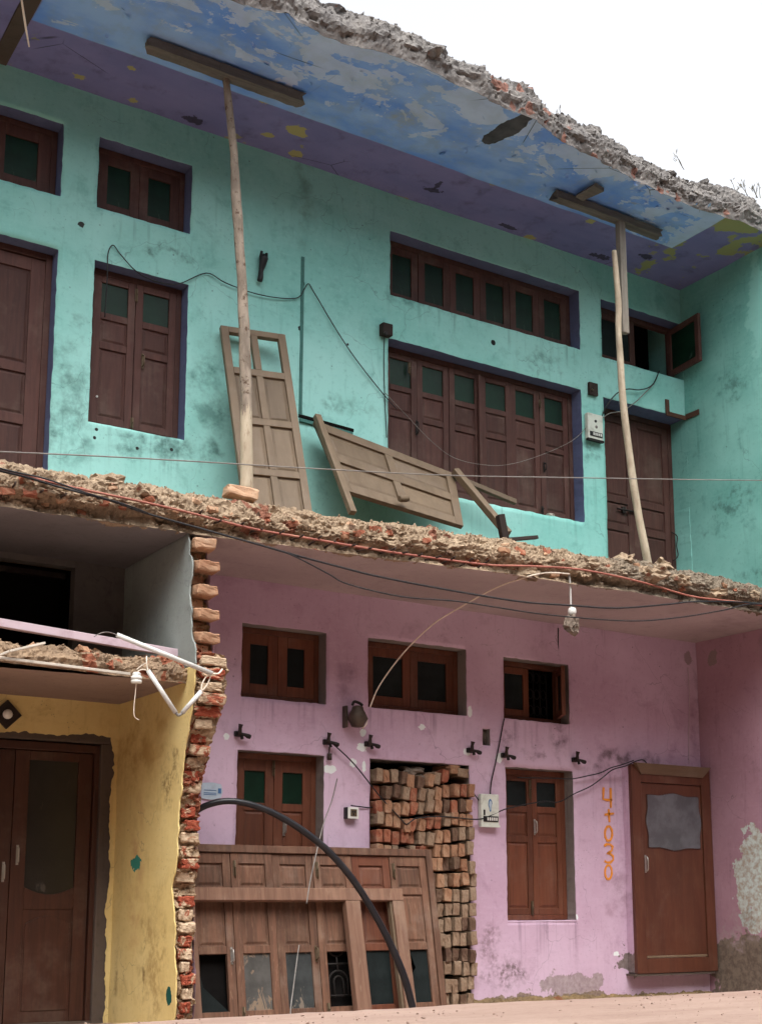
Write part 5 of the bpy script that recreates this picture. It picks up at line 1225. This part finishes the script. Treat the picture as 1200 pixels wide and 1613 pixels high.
# old wall lamp
c = at(548, 1131, 0); t = thing('wall_lamp', c, 'rusty old lamp bracket with bulging glass between two pink-wall ventilators', 'lamp')
m = MB(); m.box(c[0] - .055, c[0] - .035, -.06, 0, c[2] - .09, c[2] + .085); m.build('back_plate', lampmetal, t, bevel=.004)
m = MB(); m.lathe([(.02, .085), (.045, .075), (.05, .05), (.062, .03), (.085, -.02), (.06, -.06), (.05, -.085), (.03, -.09)], 14, T(c[0] + .03, -.10, c[2])); m.build('body', lampmetal, t)
m = MB(); m.tube([(c[0] - .02, -.1, c[2] + .085), (c[0] + .0, -.1, c[2] + .115), (c[0] + .05, -.1, c[2] + .105), (c[0] + .075, -.1, c[2] + .09)], .012, 8); m.build('hook', iron, t)
m = MB(); m.tube([(c[0] + .12, -.1, c[2] - .01), (c[0] + .10, -.12, c[2] - .06), (c[0] + .06, -.12, c[2] - .10)], .006, 6); m.build('lead', palewire, t)
# black bracket on the teal wall
c = at(410, 425, 0); t = thing('insulator_bracket', c, 'black lumpy insulator bracket on the teal wall right of the left prop', 'bracket')
m = MB(); m.tube([(c[0] - .02, -.03, c[2] - .12), (c[0] - .015, -.035, c[2] - .09), (c[0] - .008, -.03, c[2] - .03), (c[0], -.04, c[2] + .03), (c[0] + .006, -.045, c[2] + .08), (c[0] + .004, -.035, c[2] + .115)], [.022, .024, .020, .030, .038, .018], 9); m.build('body', black, t)
m = MB(); m.tube([(c[0] + .03, -.05, c[2] + .07), (c[0] + .03, -.05, c[2] + .13)], .012, 7, sub=1); m.tube([(c[0] - .025, -.05, c[2] + .08), (c[0] - .015, -.05, c[2] + .135)], .012, 7, sub=1); m.build('horn', black, t)
# rusty angle bracket in the teal corner
m = MB(); c = at(1063, 650, -.01); m.box(c[0] - .13, c[0] - .085, -.02, -.008, c[2] - .03, c[2] + .11); m.box(c[0] - .13, SX - .02, -.021, -.009, c[2] - .06, c[2] - .015); m.box(SX - .022, SX - .012, -.20, -.02, c[2] - .055, c[2] + .0); o = m.build('angle_bracket', rust); tag(o, 'rusty flat bracket bent round the teal corner above the upper door', 'bracket')
# cable chases on the teal wall: raised mortar strips
def strip(px0, py0, px1, py1, w, mat, label):
    m = MB(); m.bar(at(px0, py0, -.002), at(px1, py1, -.002), w, .012, (0, -1, 0)); o = m.build('plaster_strip', mat, house, bevel=.004)
strip(477, 405, 473, 655, .03, tealchip, '')
strip(470, 655, 557, 679, .03, near_black, '')
m = MB(); m.bar(at(472, 662, -.01), at(555, 684, -.01), .025, .02, (0, -1, 0)); m.build('plaster_strip', tealchip, house)

# number painted on the pink wall
def zp(x, y): return at(740 + x / 2.609, 1020 + y / 2.609, 0)
def stroke(m, pts, w=.020):
    P = [zp(*p) for p in pts]; n = len(P); b0 = len(m.v); closed = pts[0] == pts[-1]
    for i, p in enumerate(P):
        d = (P[(i + 1) % (n - 1)] - P[i - 1 if i else n - 2]) if closed else (P[min(i + 1, n - 1)] - P[max(i - 1, 0)])
        d.normalize(); nn = Vector((-d[2], 0, d[0])) * w * (.5 + .12 * math.sin(i * 2.7))
        m.v += [Vector((p[0] + nn[0], -.0055, p[2] + nn[2])), Vector((p[0] - nn[0], -.0055, p[2] - nn[2])), Vector((p[0] + nn[0], .006, p[2] + nn[2])), Vector((p[0] - nn[0], .006, p[2] - nn[2]))]
    for i in range(n - 1):
        a = b0 + 4 * i
        m.face([a, a + 1, a + 5, a + 4]); m.face([a, a + 4, a + 6, a + 2]); m.face([a + 1, a + 3, a + 7, a + 5])
def ell(cx, cy, rx, ry, n=18): 
    e = [(cx + rx * math.sin(k * 2 * math.pi / n), cy - ry * math.cos(k * 2 * math.pi / n)) for k in range(n)]; return e + [e[0]]
for strokes in ([[(549, 578), (548, 600), (547, 626), (565, 630), (584, 629)], [(578, 580), (578, 620), (579, 662)]], [[(551, 690), (570, 688), (591, 685)], [(570, 667), (571, 695), (573, 722)]], [ell(569, 768, 15, 30)],
                [[(551, 820), (560, 812), (575, 812), (586, 822), (582, 838), (570, 847), (562, 848), (576, 851), (588, 862), (588, 876), (576, 887), (562, 887), (551, 880)]], [ell(568, 927, 14, 29)]):
    m = MB()
    for s in strokes: stroke(m, s)
    m.build('painted_numeral', orange, house)
# torn paper on the pink wall
c = at(336, 1247, 0); t = thing('torn_poster', c, 'small torn pale blue paper with blue print on the pink wall beside the broken bricks', 'poster')
pts = [(-.10, -.06), (-.02, -.068), (.06, -.05), (.075, .0), (.06, .05), (-.01, .062), (-.10, .055)]
m = MB(); m.poly([(c[0] + x, -.008, c[2] + z) for x, z in pts], (0, 1, 0), .004); m.build('sheet', paper, t)
m = MB()
for z in (-.02, -.032, .0): m.box(c[0] - .08, c[0] + .02, -.0105, -.0085, c[2] + z, c[2] + z + .005)
m.box(c[0] + .035, c[0] + .06, -.0105, -.0085, c[2] - .018, c[2] + .02); m.build('print', blueink, t)

# ================================================================== LOFT AND PORCH BITS
def tubeobj(name, pts, r, mat, parent, seg=9, sub=4):
    m = MB(); m.tube(pts, r, seg, sub=sub); return m.build(name, mat, parent)
o = MB(); o.bar(at(-160, 955, -.72), at(283, 1031, -.80), .05, .055, j=.002); o = o.build('painted_board', pinkboard, None, bevel=.004); tag(o, 'long pale pink board lying along the edge of the loft', 'board')
o = MB(); o.bar(at(-160, 1017, -.955), at(205, 1063, -.985), .02, .018); o = o.build('edge_batten', whitepaintedge, None, bevel=.003); tag(o, 'thin pale batten along the underside edge of the loft', 'batten')
o = MB(); o.bar(at(-30, 1045, -1.0), at(14, 1027, -1.0), .012, .014); o.bar(at(14, 1027, -1.0), at(71, 1014, -1.0), .03, .016, j=.002); o = o.build('split_stick', whitepaintedge, None, bevel=.003); tag(o, 'pale split stick poking out of the loft edge at far left', 'stick')
t = thing('conduit_pipe', at(335, 1062, -1.2), 'long white conduit pipe slanting across the loft opening to the broken wall', 'conduit pipe')
tubeobj('pipe', [at(184, 1001, -1.12), at(334, 1062, -1.22)], .0165, pvc, t, 10, 1)
tubeobj('wire', [at(184, 1001, -1.12), at(172, 997, -1.12), at(160, 998, -1.11), at(148, 1004, -1.10)], .003, greywire, t, 6)
tubeobj('wire', [at(334, 1062, -1.22), at(344, 1062, -1.22), at(350, 1055, -1.2)], .006, palewire, t, 6)
t = thing('broken_conduit', at(281, 1126, -1.15), 'two white conduit pieces hanging in a V from the loft on bare wires', 'conduit pipe')
tubeobj('pipe', [at(233, 1057, -1.1), at(277, 1124, -1.15)], .0155, pvc, t, 10, 1)
tubeobj('pipe', [at(287, 1124, -1.16), at(317, 1090, -1.2)], .0155, pvc, t, 10, 1)
tubeobj('wire', [at(277, 1124, -1.15), at(282, 1128, -1.16), at(288, 1123, -1.16)], .010, greywire, t, 7)
tubeobj('wire', [at(317, 1090, -1.2), at(318, 1080, -1.2), at(324, 1068, -1.2), at(331, 1066, -1.2), at(327, 1078, -1.2), at(318, 1090, -1.2)], .0045, palewire, t, 6)
tubeobj('wire', [at(233, 1057, -1.1), at(231, 1047, -1.08), at(231, 1035, -1.05)], .0045, palewire, t, 6)
tubeobj('wire', [at(233, 1057, -1.1), at(222, 1056, -1.1), at(214, 1062, -1.1)], .004, palewire, t, 6)
tubeobj('wire', [at(231, 1045, -1.07), at(222, 1050, -1.08), at(215, 1056, -1.09)], .004, palewire, t, 6)
c = at(215, 1070, -1.08); t = thing('bulb_holder', c, 'small white porcelain bulb holder hanging under the loft with a frayed thread', 'bulb holder')
m = MB(); m.lathe([(.022, .04), (.03, .03), (.024, .022), (.037, .012), (.037, -.004), (.028, -.008), (.036, -.014), (.034, -.03), (.015, -.034)], 16, Matrix.Translation(c)); m.build('holder', porcelain, t)
tubeobj('thread', [c + Vector((0, 0, -.03)), at(213, 1095, -1.08), at(211, 1115, -1.08), at(212, 1130, -1.08), at(219, 1135, -1.08)], .0028, palewire, t, 5)
# stick and dark cracks hanging at the top left
o = MB(); o.tube([atz(32, -14, 6.9), atz(40, 40, 6.75), atz(46, 74, 6.66)], [.007, .008, .005], 7); o = o.build('hanging_stick', palewire); tag(o, 'pale thin stick hanging from the roof soffit at the top left corner', 'stick')
# dry weeds on the roof edge
def weed(px, py, n, h, label):
    Y = roofY(float(at(px, py, -1.4)[0])) + .2; base = at(px, py, Y); t = MB()
    for k in range(n):
        a = random.uniform(-.5, .5); hh = h * random.uniform(.6, 1.1); b0 = base + Vector((random.uniform(-.03, .03), random.uniform(-.02, .02), -.05))
        t.tube([b0, b0 + Vector((a * .1, 0, hh * .5)), b0 + Vector((a * .25, random.uniform(-.03, .03), hh))], [.004, .003, .0015], 5, sub=3)
        for q in range(3):
            z = hh * random.uniform(.4, .95); p = b0 + Vector((a * .2, 0, z)); d = Vector((random.uniform(-1, 1), random.uniform(-.5, .5), 1)).normalized()
            t.poly([p, p + d * .03 + Vector((.006, 0, 0)), p + d * .055, p + d * .03 - Vector((.006, 0, 0))], (0, 1, 0), .001)
    o = t.build('dry_weed', dryweed); tag(o, label, 'weed', 'dry weeds on the roof edge')
weed(893, 194, 5, .15, 'dry weed with several stalks on the middle of the roof edge')
weed(1076, 258, 2, .12, 'single thin dry stalk on the roof edge right of the middle')
weed(1158, 296, 3, .12, 'dry weed tuft on the roof edge above the right prop')
weed(1178, 300, 3, .13, 'dry weed second from the right edge on the roof rim')
weed(1193, 304, 4, .13, 'rightmost dry weed on the roof rim')
# debris heaped along the foot of the pink wall
def foot():
    xs = np.arange(-.02, 2.78, .014); n = 16; V = []
    for x in xs:
        hgt = float(interp([(-.02, .085), (.5, .075), (1.2, .07), (1.8, .05), (2.8, .05)], x)); out = .16
        for k in range(n):
            t = k / (n - 1); V.append((x, .01 - out * t, hgt * (1 - t) ** .7 * 1.0 - .012))
    V = np.array(V); V[:, 2] += .012 * chunky(V, 22, 91) + .010 * chunky(V, 45, 92) + .008 * fbm(V * 5, 3, 93)
    me = grid_mesh('wall_foot_debris', V, len(xs), n, footrubble, smooth=False); o = link(bpy.data.objects.new('wall_foot_debris', me)); tag(o, 'yellowish crumbled plaster debris heaped along the foot of the pink wall', 'debris', kind='stuff')
foot()

# grit lying on the dusty road: uncountable
def grit():
    rs = np.random.RandomState(4); VV, FF, c = [], [], 0; base = []
    for k in range(4):
        bm = bmesh.new(); bmesh.ops.create_icosphere(bm, subdivisions=1, radius=1.0); V = np.array([v.co[:] for v in bm.verts]); base.append((V * (1 + .4 * chunky(V, 1.2, 50 + k))[:, None], [[v.index for v in f.verts] for f in bm.faces])); bm.free()
    for i in range(600):
        x = rs.uniform(-4.5, 3.0); y = -1.36 - abs(rs.normal()) * 1.1; s = .003 + .009 * rs.rand() ** 4; bv, bf = base[rs.randint(4)]
        VV.append(bv * np.array([1, 1, .6]) * s + np.array([x, y, .150 + s * .3])); FF += [[c + j for j in f] for f in bf]; c += len(bv)
    me = bpy.data.meshes.new('grit'); me.from_pydata(np.concatenate(VV).tolist(), [], FF); setmats(me, road); o = link(bpy.data.objects.new('grit', me)); tag(o, 'fine grit scattered over the dusty road in the foreground', 'grit', kind='stuff')
grit()
